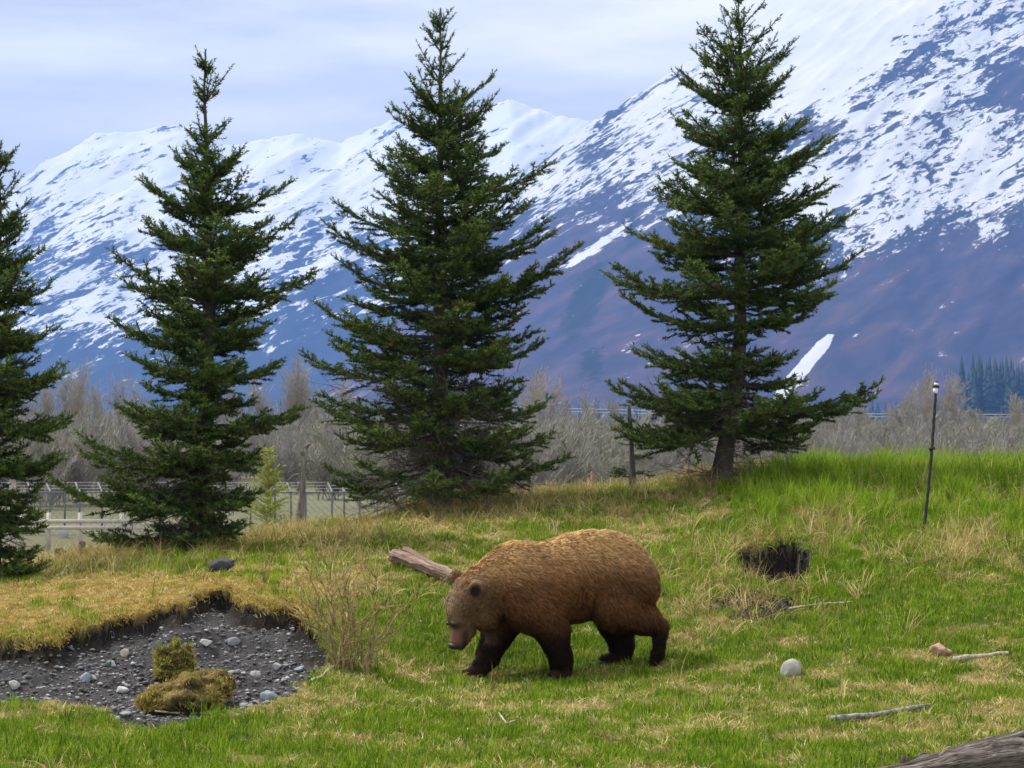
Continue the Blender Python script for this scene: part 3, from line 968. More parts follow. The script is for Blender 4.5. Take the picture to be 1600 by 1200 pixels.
# ------------------------------------------------------------------ bare trees, brush and far wood
def bare_plant(rng, H, trunk_r, levels, spread, n_main, twig_r, clear=0.25, tip_r=0.006, minL=.12):
    A, B, ra, rb = [], [], [], []
    def grow(p, dr, L, r, lev):
        n = max(2, int(L / (0.09 * H / 2 + .03)) + 1)
        q = p
        for i in range(n):
            dr = dr + 0.10 * rng.randn(3) + np.array([0, 0, 0.05])
            dr = dr / np.linalg.norm(dr)
            q2 = q + dr * L / n
            f0, f1 = i / n, (i + 1) / n
            A.append(q); B.append(q2); ra.append(max(r * (1 - .7 * f0), tip_r)); rb.append(max(r * (1 - .7 * f1), tip_r))
            if lev < levels:
                k = n_main if lev == 0 else 2
                for _ in range(k):
                    if lev == 0 and f1 < clear: continue
                    if rng.rand() < .75:
                        a = rng.rand() * 6.283
                        d2 = dr * (1.2 if lev == 0 else 1.0) + spread * np.array([math.cos(a), math.sin(a), rng.uniform(-.1, .5)])
                        d2 /= np.linalg.norm(d2)
                        l2 = L * rng.uniform(.25, .45) * (1.15 - .6 * f1 if lev == 0 else 1)
                        if l2 > minL: grow(q2, d2, l2, r * .42 * (1.1 - .5 * f1), lev + 1)
            q = q2
    grow(np.zeros(3), np.array([0, 0, 1.]), H, trunk_r, 0)
    return frusta(A, B, ra, rb, 3)

b = NB('bare_wood')
nn_ = b.noise(3, 4, 0.6, b.obj())
M_BARE = b.bsdf(b.mix(b.rnd(), b.ramp(nn_, [(.3, (.24, .21, .19)), (.7, (.42, .38, .35))]), b.ramp(nn_, [(.3, (.28, .25, .18)), (.7, (.46, .42, .33))])), .95, .1)
b = NB('brush_wood')
nn_ = b.noise(2, 3, 0.6, b.obj())
M_BRUSH = b.bsdf(b.mix(b.rnd(), b.ramp(nn_, [(.3, (.19, .17, .165)), (.7, (.35, .32, .31))]), b.ramp(nn_, [(.3, (.20, .20, .15)), (.7, (.35, .36, .27))])), .95, .1)
M_BUD = blade_mat('bud', [(.2, (.20, .20, .03)), (.8, (.38, .34, .07))])

rng = np.random.RandomState(3)
bt = []
for k in range(4):
    V, Qd = bare_plant(rng, 9.0, 0.12, 3, .68, 4, .02, clear=.2, tip_r=.012, minL=.25)
    bt.append(mesh_data('bare_tree', V, Qd, M_BARE))
TREES = [  # px, top py, distance
    (1414, 612, 200), (1430, 586, 205), (1446, 604, 196), (1476, 590, 203), (1494, 600, 198), (1390, 636, 210), (1340, 620, 190), (1300, 640, 185), (1598, 622, 190), (1520, 648, 215), (1560, 668, 190),
    (808, 596, 170), (826, 588, 175), (846, 600, 168), (882, 622, 200), (938, 616, 190), (962, 626, 180), (915, 650, 150), (785, 612, 182), (1000, 640, 180), (1040, 640, 190),
    (100, 590, 175), (120, 580, 172), (142, 598, 178), (74, 602, 170), (164, 610, 165), (54, 622, 160), (438, 584, 170), (460, 574, 168), (480, 590, 175), (186, 600, 170), (396, 622, 172), (412, 600, 165), (500, 600, 175), (1255, 636, 190), (1225, 650, 185), (1280, 655, 190), (540, 600, 180), (350, 610, 170), (230, 600, 180), (20, 600, 170)]
SIDE = {0: 'one of the grey cottonwoods standing together behind the banded post', 1: 'bare grey tree seen between the densest spruce and the leaning one', 2: 'bare grey tree behind the chain link fence on the pit side', 3: 'bare grey tree just past the leaning spruce, before the mountainside'}
for i, (px, py, d) in enumerate(TREES):
    ob = bpy.data.objects.new('bare_tree', bt[i % 4])
    base = GD(px, d)
    h = P(px, py, d)[2] - base.z
    ob.location = base - Vector((0, 0, .05))
    ob.scale = (h / 9.6 * 0.95, h / 9.6 * 0.95, h / 9.6)
    ob.rotation_euler = (0, 0, rng.rand() * 6.28)
    link(ob)
    s = 0 if px > 1385 else 3 if px > 1100 else 1 if px > 700 else 2
    tag(ob, SIDE[s], 'tree', ['cottonwoods behind the post', 'bare trees between the spruces', 'bare trees behind the fence', 'bare trees past the leaning spruce'][s])

# thicket of bare brush in front of them
rng = np.random.RandomState(8)
tb = []
for k in range(5):
    parts = []
    for st in range(7):
        V, Qd = bare_plant(rng, rng.uniform(1.3, 2.3), .022, 2, .8, 2, .01, clear=.1, tip_r=.008, minL=.12)
        a = rng.rand() * 6.28; ln = rng.uniform(.05, .4)
        V = V.copy()
        V[:, 0] += V[:, 2] * ln * math.cos(a) + .25 * math.cos(a); V[:, 1] += V[:, 2] * ln * math.sin(a) + .25 * math.sin(a)
        parts.append((V, Qd))
    V, Fq = merge(parts)
    tb.append(mesh_data('brush', V, Fq, M_BRUSH))
n = 1150
px = rng.uniform(-250, 1850, n)
d = rng.uniform(78, 165, n)
d = np.where((px > 1100) & (rng.rand(n) < .55), rng.uniform(150, 300, n), d)
k = ~((px < 620) & (d < 112) & (rng.rand(n) < .72))           # opener strip behind the fence
d, px = d[k], px[k]
x = (px - 800) / F * d
pts = np.stack([x, d, base_z(x, d) - .05], -1)
n = len(pts)
scl = rng.uniform(.7, 1.55, n) * np.interp(px, [-200, 500, 900, 1200, 1600], [1.2, 1.15, 1.1, .95, .95]) * np.where(d > 165, 1.5, 1.0)
rot = np.stack([rng.uniform(-.1, .1, n), rng.uniform(-.1, .1, n), rng.rand(n) * 6.28], -1)
scatter('brush_thicket', pts, rot, scl, rng.randint(0, 5, n), template_collection('brush_templates', tb), 'grey leafless brush thicket filling the valley floor')

# far conifer wood at the foot of the mountainside
M_FARCON = simple_mat('far_conifer', (.022, .04, .028), .4, .3)
def far_con(rng):
    parts = []
    m = 9
    for k in range(m):
        z0 = 2 + k * 2.1; r = (1 - k / m) * 3.4 + .3
        a = np.arange(7) / 7 * 6.283 + rng.rand()
        rr = r * rng.uniform(.6, 1.15, 7)
        V = np.concatenate([np.stack([rr * np.cos(a), rr * np.sin(a), z0 + rng.uniform(-.5, .3, 7)], -1), [[0, 0, z0 + 4.2]]])
        parts.append((V, np.array([(i, (i + 1) % 7, 7) for i in range(7)])))
    V, Q2 = frusta([[0, 0, -1]], [[0, 0, 6]], [.35], [.25], 5)
    parts.append((V, Q2))
    V, Fq = merge(parts)
    return mesh_data('far_conifer', V, Fq, M_FARCON)
fc = [far_con(rng) for k in range(4)]
n = 1100
px = np.concatenate([rng.uniform(1500, 1780, 620), rng.uniform(1180, 1520, 120), rng.uniform(-200, 1300, 360)])
d = np.where(px > 1500, rng.uniform(1600, 2400, n), rng.uniform(1900, 2400, n))
px = np.where(px < 1180, px, px)
x = (px - 800) / F * d
pts = np.stack([x, d, np.full(n, VALLEY)], -1)
sc = rng.uniform(.7, 1.5, n) * np.where(px > 1500, 1.9, .9)
rot = np.stack([0 * d, 0 * d, rng.rand(n) * 6.28], -1)
scatter('conifer_wood', pts, rot, sc, rng.randint(0, 4, n), template_collection('conifer_templates', fc), 'far dark blue conifer wood at the mountain foot')

# ------------------------------------------------------------------ fences, poles and other things beyond the ridge
M_POST = simple_mat('grey_steel', (.10, .105, .12), .25, 12, .6, .4)
M_WIRE = simple_mat('wire', (.22, .23, .25), .2, 30, .5, .5)
M_GALV = simple_mat('galvanised', (.55, .57, .60), .15, 12, .45, .5)
def bars(name, segs, r, mat, parent, n=5, loc=(0, 0, 0)):
    A = np.array([s[0] for s in segs], float) - np.array(loc); B = np.array([s[1] for s in segs], float) - np.array(loc)
    V, Qd = frusta(A, B, np.full(len(A), r), np.full(len(A), r), n)
    return mk(name, V, Qd, mat, parent, smooth=True)

fd = 62.0
zb = VALLEY - .1
def fpt(px, z, dd=fd): return np.array([(px - 800) / F * dd, dd, z])
fo_ = empty('chain_link_fence', fpt(300, zb))
tag(fo_, 'tall chain link fence with barbed wire arms beyond the ridge', 'fence')
floc = np.array(fo_.location)
ftop = P(800, 768, fd)[2]
for px in (-70, -25, 20, 50, 79, 102, 125, 160, 205, 250, 296, 345, 392, 430, 455, 478, 519, 538, 562, 590, 625, 660):
    V, Fs = tube([fpt(px, zb), fpt(px, (zb + ftop) / 2), fpt(px, ftop)], [.035, .035, .035], 6)
    p = mk('fence_post', V - floc, Fs, M_POST, fo_, smooth=True)
    bars('barbed_arm', [(fpt(px, ftop), fpt(px - 7, ftop + .30))], .028, M_GALV, p, 5, floc)
bars('top_rail', [(fpt(-80, ftop - .03), fpt(680, ftop - .03))], .025, M_POST, fo_, 5, floc)
for k in range(3):
    bars('barbed_wire', [(fpt(-80 - 2.3 * k, ftop + .09 + .1 * k), fpt(680 - 2.3 * k, ftop + .09 + .1 * k))], .011, M_WIRE, fo_, 4, floc)
seg = []
xa, xb = (-80 - 800) / F * fd, (680 - 800) / F * fd
hh = ftop - zb
for xx in np.arange(xa, xb, .22):
    for s in (-1, 1):
        x0, x1 = xx, xx + s * hh
        z0_, z1_ = zb, ftop - .05
        if x1 > xb: z1_ = z0_ + (xb - x0) / s; x1 = xb
        if x1 < xa: z1_ = z0_ + (xa - x0) / s; x1 = xa
        seg.append(((x0, fd, z0_), (x1, fd, z1_)))
tag(bars('wire_mesh', seg, .006, M_WIRE, fo_, 3, floc), kind='stuff')

# rusty pipe fence seen right of the densest spruce
M_RUST = simple_mat('rusty_pipe', (.20, .105, .085), .35, 14, .8)
rf = empty('pipe_fence', GD(905, 46))
tag(rf, 'low rusty pipe fence with thin uprights behind the bear', 'fence')
rl = np.array(rf.location)
for px, top in ((862, 752), (919, 746), (925, 737), (932, 754), (990, 750)):
    a = np.array(GD(px, 46)); a[2] -= .3
    c = P(px, top, 46)
    V, Fs = tube([a, c], [.035, .035], 6)
    mk('fence_post', V - rl, Fs, M_RUST, rf, smooth=True)
bars('rail', [(P(850, 764, 46), P(1000, 762, 46))], .028, M_RUST, rf, 5, rl)
bars('brace', [(P(888, 764, 46), P(925, 738, 46))], .013, M_TWIG, rf, 5, rl)
bars('brace', [(P(926, 735, 46), P(965, 768, 46))], .013, M_TWIG, rf, 5, rl)

# pale rail fence and things at the left beyond the ridge
M_PALE = simple_mat('bleached_board', (.46, .42, .37), .2, 6, .85)
pf = empty('rail_fence', GD(90, 54))
tag(pf, 'pale wooden rail fence with two boards in front of the chain link', 'fence')
pl = np.array(pf.location)
def boxm(c, sx, sy, sz):
    V = np.array([(x, y, z) for x in (-.5, .5) for y in (-.5, .5) for z in (-.5, .5)]) * np.array([sx, sy, sz]) + np.array(c)
    Q4 = np.array([(0, 1, 3, 2), (4, 6, 7, 5), (0, 4, 5, 1), (2, 3, 7, 6), (0, 2, 6, 4), (1, 5, 7, 3)])
    return V, Q4
for py in (814.5, 824.5):
    c = P(95, py, 54)
    V, Q4 = boxm(c - pl, 4.6, .04, .11)
    mk('board', V, Q4, M_PALE, pf)
for px in (-20, 34, 76, 125, 190):
    c = P(px, 826, 54.08)
    V, Q4 = boxm(c - pl - np.array([0, 0, .15]), .10, .10, 1.2)
    mk('fence_post', V, Q4, M_PALE, pf)

def lathe(prof, n=14):
    pr = np.array(prof, float)
    th = np.arange(n) / n * 6.28319
    V = np.stack([pr[:, 0:1] * np.cos(th), pr[:, 0:1] * np.sin(th), np.repeat(pr[:, 1:2], n, 1)], -1).reshape(-1, 3)
    i = np.arange(n); j = (i + 1) % n
    Q4 = np.concatenate([np.stack([k * n + i, k * n + j, (k + 1) * n + j, (k + 1) * n + i], -1) for k in range(len(pr) - 1)])
    return V, Q4
# white bucket
bk = empty('bucket', GD(100, 60.5))
tag(bk, 'small white bucket standing in the dry grass by the rail fence', 'bucket')
bz = 0
V, Q4 = lathe([(0, 0), (.075, 0), (.09, .17), (.095, .175), (.095, .19), (.085, .19), (.08, .02), (0, .02)])
mk('body', V * 2.0, Q4, simple_mat('white_plastic', (.75, .76, .78), .06, 5, .5, .4), bk, smooth=True)
a = np.linspace(0, math.pi, 12)
V, Fs = tube(np.stack([.19 * np.cos(a), 0 * a, .37 + .15 * np.sin(a)], -1), np.full(12, .008), 5)
mk('handle', V, Fs, M_WIRE, bk)

def stump(name, px, py0, py1, d, r, label, seed, mat, lean=0.0, taper=.35):
    base = P(px, py0, d); top = P(px + lean, py1, d)
    g = np.array([base[0], d, float(gz(base[0], d)) - .05])
    if g[2] > base[2]: g[2] = min(g[2], base[2] + .2)
    o = empty(name, g)
    tag(o, label, 'tree stump')
    n = 14
    s = np.linspace(0, 1, n)
    pts = g + (top - g) * s[:, None]
    rr = r * (1 - taper * s + .6 * np.exp(-s * 8))
    V, Fs = tube(pts - g, rr, 12, .45, seed)
    V = np.array(V)
    m = V[:, 2] > (top - g)[2] * .9
    V[m, 2] += .10 * r * 4 * fbm(V[m, 0] * 12, V[m, 1] * 12, 2, seed)
    mk('trunk', V, Fs, mat, o, smooth=True)
    return o, g, top
b = NB('weathered_wood')
vo = b.mapping(b.attr('luv', 'Vector'), (3.0, 26, 26))
w1 = b.noise(2.0, 7, .65, vo, .6)
w2 = b.noise(9.0, 4, .6, vo)
crk = b.ramp(b.noise(3.2, 5, .6, b.mapping(b.attr('luv', 'Vector'), (1.6, 34, 34)), 1.2), [(.36, (.12, .09, .08)), (.46, (1, 1, 1))])
M_LOG = b.bsdf(b.mix(.85, b.ramp(b.math('ADD', b.math('MULTIPLY', w1, .7), b.math('MULTIPLY', w2, .3)), [(.30, (.06, .038, .03)), (.42, (.26, .165, .13)), (.56, (.50, .36, .29)), (.72, (.66, .54, .46))]), crk, 'MULTIPLY'), .92, .15, b.math('ADD', w1, b.math('MULTIPLY', w2, .4)), 1.0, .03)
b = NB('driftwood')
vo = b.mapping(b.attr('luv', 'Vector'), (3.0, 30, 30))
w1 = b.noise(2.0, 7, .65, vo, .6); w2 = b.noise(9.0, 4, .6, vo)
crk = b.ramp(b.noise(3.2, 5, .6, b.mapping(b.attr('luv', 'Vector'), (1.4, 34, 34)), 1.2), [(.38, (.10, .08, .07)), (.47, (1, 1, 1))])
M_DRIFT = b.bsdf(b.mix(.9, b.ramp(b.math('ADD', b.math('MULTIPLY', w1, .7), b.math('MULTIPLY', w2, .3)), [(.30, (.035, .028, .024)), (.42, (.15, .125, .105)), (.56, (.33, .295, .265)), (.72, (.52, .49, .46))]), crk, 'MULTIPLY'), .92, .1, b.math('ADD', w1, b.math('MULTIPLY', w2, .5)), 1.0, .04)
b = NB('grey_wood')
vo = b.mapping(b.obj(), (9, 9, 1.2))
w1 = b.noise(1.6, 6, .65, vo, .5)
M_GREYW = b.bsdf(b.ramp(w1, [(.3, (.05, .045, .042)), (.5, (.17, .155, .145)), (.75, (.34, .32, .31))]), .92, .15, w1, .9, .03)
stump('stump', 128, 884, 846, 23.5, .062, 'small grey rotten stump in the dry grass past the dug pit', 3, M_GREYW)
stump('stump', 92, 880, 858, 24.5, .09, 'low dark stump half sunk in grass next to a taller grey one', 4, M_BARK)
# snag with broken limbs between the two left spruces
sn, g, top = stump('dead_snag', 462, 832, 700, 33, .125, 'grey dead snag with broken white limbs behind the ridge', 6, M_GREYW, lean=16, taper=.85)
sn['category'] = 'tree'
for (p0, p1, r) in (((478, 700), (486, 694), .03), ((474, 712), (470, 704), .035), ((476, 722), (490, 722), .03), ((470, 740), (448, 752), .018), ((484, 712), (504, 752), .012), ((470, 755), (466, 768), .05), ((474, 742), (500, 741), .014)):
    a_ = P(*p0, 33); c_ = P(*p1, 33)
    V, Fs = tube([a_ - g, (a_ + c_) / 2 - g + [0, 0, .04], c_ - g], [r, r * .8, r * .5], 6)
    mk('limb', V, Fs, M_GREYW, sn, smooth=True)
sn2, g, top = stump('dead_snag', 20, 836, 735, 40, .10, 'pale thin dead trunk standing at the chain link fence', 9, simple_mat('pale_bark', (.34, .32, .30), .3, 6))
sn2['category'] = 'tree'

# bright green young larch behind the slender spruce
rng = np.random.RandomState(71)
LD = 30.0
lr = GD(417, LD)
lo = empty('larch_sapling', lr)
tag(lo, 'bright yellow green young larch behind the ridge beside the snag', 'tree')
ltop = P(420, 705, LD); lra = np.array(lr)
V, Fs = tube([np.zeros(3), (ltop - lra) * .5, ltop - lra], [.035, .022, .005], 6)
mk('trunk', V, Fs, M_BARE, lo)
M_LARCH = col_mat('larch_needles', .6, .2, .35)
S, Dv, Ln, A, B = [], [], [], [], []
hh = ltop[2] - lra[2]
for k in range(210):
    f = rng.rand() ** .8
    z = hh * (0.08 + .92 * f)
    w = .52 * (1 - f) ** .7 + .07
    az = rng.rand() * 6.283; e = .35 + .3 * f
    dr = np.array([math.cos(az) * math.cos(e), math.sin(az) * math.cos(e), math.sin(e)])
    p = np.array([(ltop - lra)[0] * z / hh, 0, z])
    L = w * rng.uniform(.6, 1.1)
    A.append(p); B.append(p + dr * L)
    for j in range(max(2, int(L / .06))):
        q = p + dr * L * (j + .5) / max(2, int(L / .06))
        S.append(q); d2 = dr + .5 * rng.randn(3); Dv.append(d2 / np.linalg.norm(d2)); Ln.append(.07)
V, T, C = shoots_mesh(np.array(S), np.array(Dv), np.array(Ln), rng.rand(len(S)), rng, 10, .03, .012)
C[:, :3] = np.array([.34, .40, .035]) * (0.6 + .8 * rng.rand(len(S)).repeat(30)[:, None])
mk('crown', V, T, M_LARCH, lo, attrs={'Col': C})
V, Qd = frusta(A, B, np.full(len(A), .006), np.full(len(A), .003), 3)
mk('limbs', V, Qd, M_BARE, lo)
mk_orange = simple_mat('orange_paint', (.75, .20, .06), .1, 6, .6)
mo = empty('marker_box', GD(500, 27))
tag(mo, 'small orange marker box standing on the ridge beside the snag', 'marker')
V, Q4 = boxm((0, 0, .09), .085, .07, .075); mk('box', V, Q4, mk_orange, mo)
V, Fs = tube([(0, 0, -.05), (0, 0, .055)], [.012, .012], 6); mk('stake', V, Fs, M_GREYW, mo)

# thin broken young trunk at the left of the leaning spruce
yt, g, top = stump('young_trunk', 990, 772, 632, 26.5, .045, 'thin broken young trunk standing left of the leaning spruce', 12, M_GREYW, lean=-8)
yt['category'] = 'tree'
rng = np.random.RandomState(5)
S, Dv, Ln = [], [], []
for (px, py, dx) in ((985, 742, -1), (988, 740, 1), (984, 735, -1), (986, 715, 1)):
    p = P(px, py, 26.5) - g
    for j in range(14):
        d2 = np.array([dx, rng.uniform(-.8, .8), rng.uniform(-.2, .25)]); d2 /= np.linalg.norm(d2)
        S.append(p + np.array([dx * rng.uniform(0, .22), rng.uniform(-.1, .1), rng.uniform(-.03, .03)])); Dv.append(d2); Ln.append(.09)
V, T, C = shoots_mesh(np.array(S), np.array(Dv), np.array(Ln), rng.rand(len(S)) * .6, rng)
mk('crown', V, T, M_NEEDLE, yt, attrs={'Col': C})

# power line
pw = empty('power_line', GD(860, 330))
tag(pw, 'thin pale power line wires strung across the valley', 'power line')
pl_ = np.array(pw.location)
for k, (ya, yb) in enumerate(((632, 646), (637, 650))):
    t = np.linspace(0, 1, 40)
    pts = np.array([P(700 + (1800 - 700) * q, ya + (yb - ya) * q + 26 * q * (1 - q), 330 + 10 * k) for q in t])
    V, Fs = tube(pts - pl_, np.full(40, .045), 5)
    mk('wire', V, Fs, M_GALV, pw)
for px, dd, top in ((700, 335, 620), (1800, 335, 634)):
    a_ = np.array(GD(px, dd)); c_ = P(px, top, dd)
    V, Fs = tube([a_ - pl_, c_ - pl_], [.2, .14], 8)
    ob = mk('utility_pole', V, Fs, M_GREYW, pw, smooth=True)
    V, Q4 = boxm(P(px, top + 8, dd) - pl_, 3.0, .16, .2); mk('crossarm', V, Q4, M_GREYW, ob)

# ------------------------------------------------------------------ banded post on the grassy hill
pb = G(1441, 838)
po = empty('banded_post', pb)
tag(po, 'thin dark leaning post with white tape bands at its top in the grass', 'post')
pt = np.array(P(1463, 597, pb.y + .15)) - np.array(pb)
M_BLK = simple_mat('dark_iron', (.012, .011, .010), .5, 40, .6, .4)
M_TAPE = simple_mat('white_tape', (.75, .75, .74), .08, 20, .6)
n = 90
s = np.linspace(0, 1, n)
pts = s[:, None] * pt + np.array([0, 0, -.1]) * (1 - s)[:, None]
ang = s * 70
pts[:, 0] += .0015 * np.cos(ang); pts[:, 1] += .0015 * np.sin(ang); pts[:, 0] += .015 * np.sin(s * 3.1)
V, Fs = tube(pts, .0165 + .0015 * np.sin(s * 150) - .002 * s, 8, .12, 4)
mk('pole', V, Fs, M_BLK, po, smooth=True)
def band(nm, f0, f1, r, mat):
    V, Fs = tube([pt * f0, pt * (f0 + f1) / 2, pt * f1], [r, r * 1.04, r], 10)
    mk(nm, V, Fs, mat, po, smooth=True)
band('tape_band', .925, .962, .024, M_TAPE)
band('clamp', .962, .978, .034, M_BLK)
band('tape_band', .978, .994, .023, M_TAPE)
band('cap', .994, 1.004, .020, M_BLK)
V, Fs = tube([pt * .56 + [-.01, 0, 0], pt * .565 + [.05, 0, .002]], [.022, .014], 7)
mk('bolt', V, Fs, M_BLK, po)

# ------------------------------------------------------------------ logs, sticks, rocks
def log_mesh(p0, p1, r0, r1, n=26, m=46, seed=0, rough=.28, flat=1.0, ends=.10, sag=0.0, split=0.0):
    """weathered log: grooves along the grain, broken ends; luv = (along, around)"""
    p0 = np.array(p0); p1 = np.array(p1)
    L = np.linalg.norm(p1 - p0)
    ax = (p1 - p0) / L
    side = np.cross(ax, [0, 0, 1.]); side /= np.linalg.norm(side)
    up = np.cross(side, ax)
    s = np.linspace(0, 1, m)
    th = np.arange(n) / n * 2 * math.pi
    S, TH = np.meshgrid(s, th, indexing='ij')
    r = (r0 + (r1 - r0) * S)
    gro = ridged(TH * 2.2 + 0.3 * np.sin(S * 9 + seed), S * L * 1.6, 3, seed, .6)
    gro = gro * .5 + .5 * ridged(np.cos(TH) * 2.5 + 3, np.sin(TH) * 2.5 + S * L * .9, 3, seed + 3)
    r = r * (1 + rough * (gro - .75)) * (1 + .12 * fbm(S * L * 2.2, np.cos(TH), 3, seed + 9))
    if split:                                  # hollowed, broken out flank
        c = np.cos(TH + .45 + .3 * fbm(S * 4, S * 0, 2, seed))
        r = r * (1 - split * sstep(.45, .8, c) * sstep(.0, .25, S + .25 * fbm(S * 5, TH, 2, seed)))
    sj = S + (np.abs(S - .5) > .44) * ends * fbm(np.cos(TH) * 2, np.sin(TH) * 2 + S * 3, 3, seed + 5) * .6
    C = p0 + ax * (sj * L)[..., None] + np.array([0, 0, 1.]) * (sag * np.sin(math.pi * S))[..., None]
    V = C + side * (r * np.cos(TH))[..., None] + up * (r * np.sin(TH) * flat)[..., None]
    V = V.reshape(-1, 3)
    i = np.arange(n); j = (i + 1) % n
    Q4 = np.concatenate([np.stack([k * n + i, (k + 1) * n + i, (k + 1) * n + j, k * n + j], -1) for k in range(m - 1)])
    luv = np.stack([S * L, np.cos(TH) * .16, np.sin(TH) * .16], -1).reshape(-1, 3)
    V = np.concatenate([V, [p0 + ax * .03 * L], [p1 - ax * .03 * L]])
    luv = np.concatenate([luv, [[0, 0, 0]], [[L, 0, 0]]])
    T = np.concatenate([np.stack([j, i, np.full(n, m * n)], -1)[:, ::-1], np.stack([(m - 1) * n + i, (m - 1) * n + j, np.full(n, m * n + 1)], -1)[:, ::-1]])
    return V, [Q4, T], luv

def put_log(name, label, cat, p0, p1, r0, r1, **kw):
    V, Fs, luv = log_mesh(p0, p1, r0, r1, **kw)
    o0 = np.array(p0)
    mat = kw.get('mat', M_LOG)
    ob = mk(name, V - o0, Fs, M_LOG, None, smooth=True, attrs={'luv': luv})
    ob.location = o0
    return tag(ob, label, cat)

a = G(618, 884, .09); c = G(735, 925, .05)
lg = empty('log', a)
tag(lg, 'reddish weathered log lying on the slope behind the head of the bear', 'log')
V, Fs, luv = log_mesh(np.array(a), np.array(c), .11, .105, n=34, m=60, seed=4, rough=.6, flat=.75, split=.3)
mk('trunk', V - np.array(a), Fs, M_LOG, lg, smooth=True, attrs={'luv': luv})
V, Fs, luv = log_mesh(np.array(a) + [.1, .02, .075], np.array(c) - [.12, -.02, -.062], .05, .03, n=14, m=30, seed=14, rough=.5, flat=.45)
mk('bark_slab', V - np.array(a), Fs, M_LOG, lg, smooth=True, attrs={'luv': luv})

def drift(t):
    p = np.array([1.735, 9.95, .055]) * (1 - t) + np.array([3.0, 9.65, .345]) * t
    return p, .115 + (.215 - .115) * t
an, r0_ = drift(0.0); cn, r1_ = drift(1.0)
lg = empty('driftwood_log', an)
tag(lg, 'big grey driftwood log with a hollow split flank at the lower edge of the turf', 'log')
V, Fs, luv = log_mesh(an, cn, r0_, r1_, n=56, m=90, seed=9, rough=.7, split=.55)
mk('trunk', V - an, Fs, M_DRIFT, lg, smooth=True, attrs={'luv': luv})
for (t0, t1, oy, rr, sd_) in ((.16, .74, -.02, .030, 12), (.40, .95, .05, .035, 16)):
    p0_, q0_ = drift(t0); p1_, q1_ = drift(t1)
    V, Fs, luv = log_mesh(p0_ + [0, oy, q0_ * .86], p1_ + [0, oy, q1_ * .90], rr, rr * .6, n=16, m=40, seed=sd_, rough=.6, flat=.55)
    mk('splinter', V - an, Fs, M_DRIFT, lg, smooth=True, attrs={'luv': luv})
k0, kr = drift(.22)
V, Fs = tube([k0 - an + [0, 0, kr * .8], k0 - an + [.004, 0, kr + .03]], [.018, .012], 8)
mk('knot', V, Fs, M_BARK, lg)

def stick(label, pts, r, mat, dz=.018):
    P3 = np.array([G(px, py, dz) for px, py in pts])
    n = 24
    t = np.linspace(0, 1, n)
    tt = np.linspace(0, 1, len(P3))
    p = np.stack([np.interp(t, tt, P3[:, k]) for k in range(3)], -1)
    p[1:-1] += .006 * np.random.RandomState(int(pts[0][0])).randn(n - 2, 3)
    for k in range(3): p[:, k] = np.convolve(np.pad(p[:, k], 2, 'edge'), np.ones(5) / 5, 'valid')
    rr = r * (1 - .4 * t) * (1 + .25 * fbm(t * 6, t * 0 + pts[0][0], 3, 8))
    V, Fs = tube(p - P3[0], rr, 9, .35, int(pts[0][0]))
    o = mk('stick', V, Fs, mat, smooth=True)
    o.location = P3[0]
    return tag(o, label, 'stick')
M_STICK = simple_mat('grey_stick', (.22, .215, .205), .75, 34, .9, .1, .8, .01)
M_STICK2 = simple_mat('pale_stick', (.36, .32, .27), .5, 34)
stick('long grey stick lying on the turf below the pale boulder', [(1289, 1130), (1370, 1122), (1460, 1107)], .021, M_STICK, .020)
stick('short pale stick lying in the grass near the reddish clod', [(1489, 1036), (1530, 1031), (1578, 1026)], .022, M_STICK2, .024)
stick('thin bent twig lying on the rim of the dug pit', [(484, 1070), (505, 1060), (522, 1046)], .011, M_STICK2, .02)
stick('brown twig lying across the turf on the ridge crest', [(845, 792), (880, 794), (912, 798)], .018, M_GREYW, .03)
stick('bleached branch resting in the straw beside the burrow', [(1230, 958), (1280, 950), (1335, 948)], .010, M_STICK2, .03)
stick('forked dry stalk lying on straw in front of the bear', [(778, 1120), (792, 1138), (806, 1132)], .008, M_STICK2, .03)

def rock_mesh(rng, sx, sy, sz, sub=3, rough=.16, cuts=5):
    import bmesh
    bm = bmesh.new()
    bmesh.ops.create_icosphere(bm, subdivisions=sub, radius=1)
    V = np.array([v.co[:] for v in bm.verts])
    Fi = np.array([[v.index for v in f.verts] for f in bm.faces])
    bm.free()
    for k in range(cuts):
        nrm = rng.randn(3); nrm /= np.linalg.norm(nrm)
        h = rng.uniform(.55, .85)
        dd = V @ nrm
        V = V - np.maximum(dd - h, 0)[:, None] * nrm * .9
    V = V * (1 + rough * fbm(V[:, 0] * 1.7 + rng.rand() * 9, V[:, 1] * 1.7 + V[:, 2] * 1.3, 3, rng.randint(99)))[:, None]
    return V * np.array([sx, sy, sz]), Fi
def stone_mat(name, col):
    b = NB(name)
    n = b.noise(22, 6, .65, b.obj()); n2 = b.noise(5, 3, .5, b.obj())
    lo = tuple(v * .62 for v in col); hi = tuple(min(1, v * 1.15) for v in col)
    return b.bsdf(b.mix(.35, b.ramp(n, [(.3, lo), (.7, hi)]), b.ramp(n2, [(.3, lo), (.7, hi)])), .85, .25, n, .35, .01)
def rock(name, label, px, py, w, h, col, seed, cuts=5, group=None, d=None, up=.25, rough=.16, cat='rock', smooth=True):
    rng = np.random.RandomState(seed)
    p = G(px, py)
    sz = p.y / F
    V, Fi = rock_mesh(rng, w * sz / 2, w * sz / 2 * .8, h * sz / 2 * 1.1, 3, rough, cuts)
    o = mk(name, V, Fi, stone_mat(name, col), smooth=smooth)
    o.location = p + Vector((0, 0, h * sz * up))
    o.rotation_euler = (rng.uniform(-.2, .2), rng.uniform(-.2, .2), rng.rand() * .6)
    return tag(o, label, cat, group)
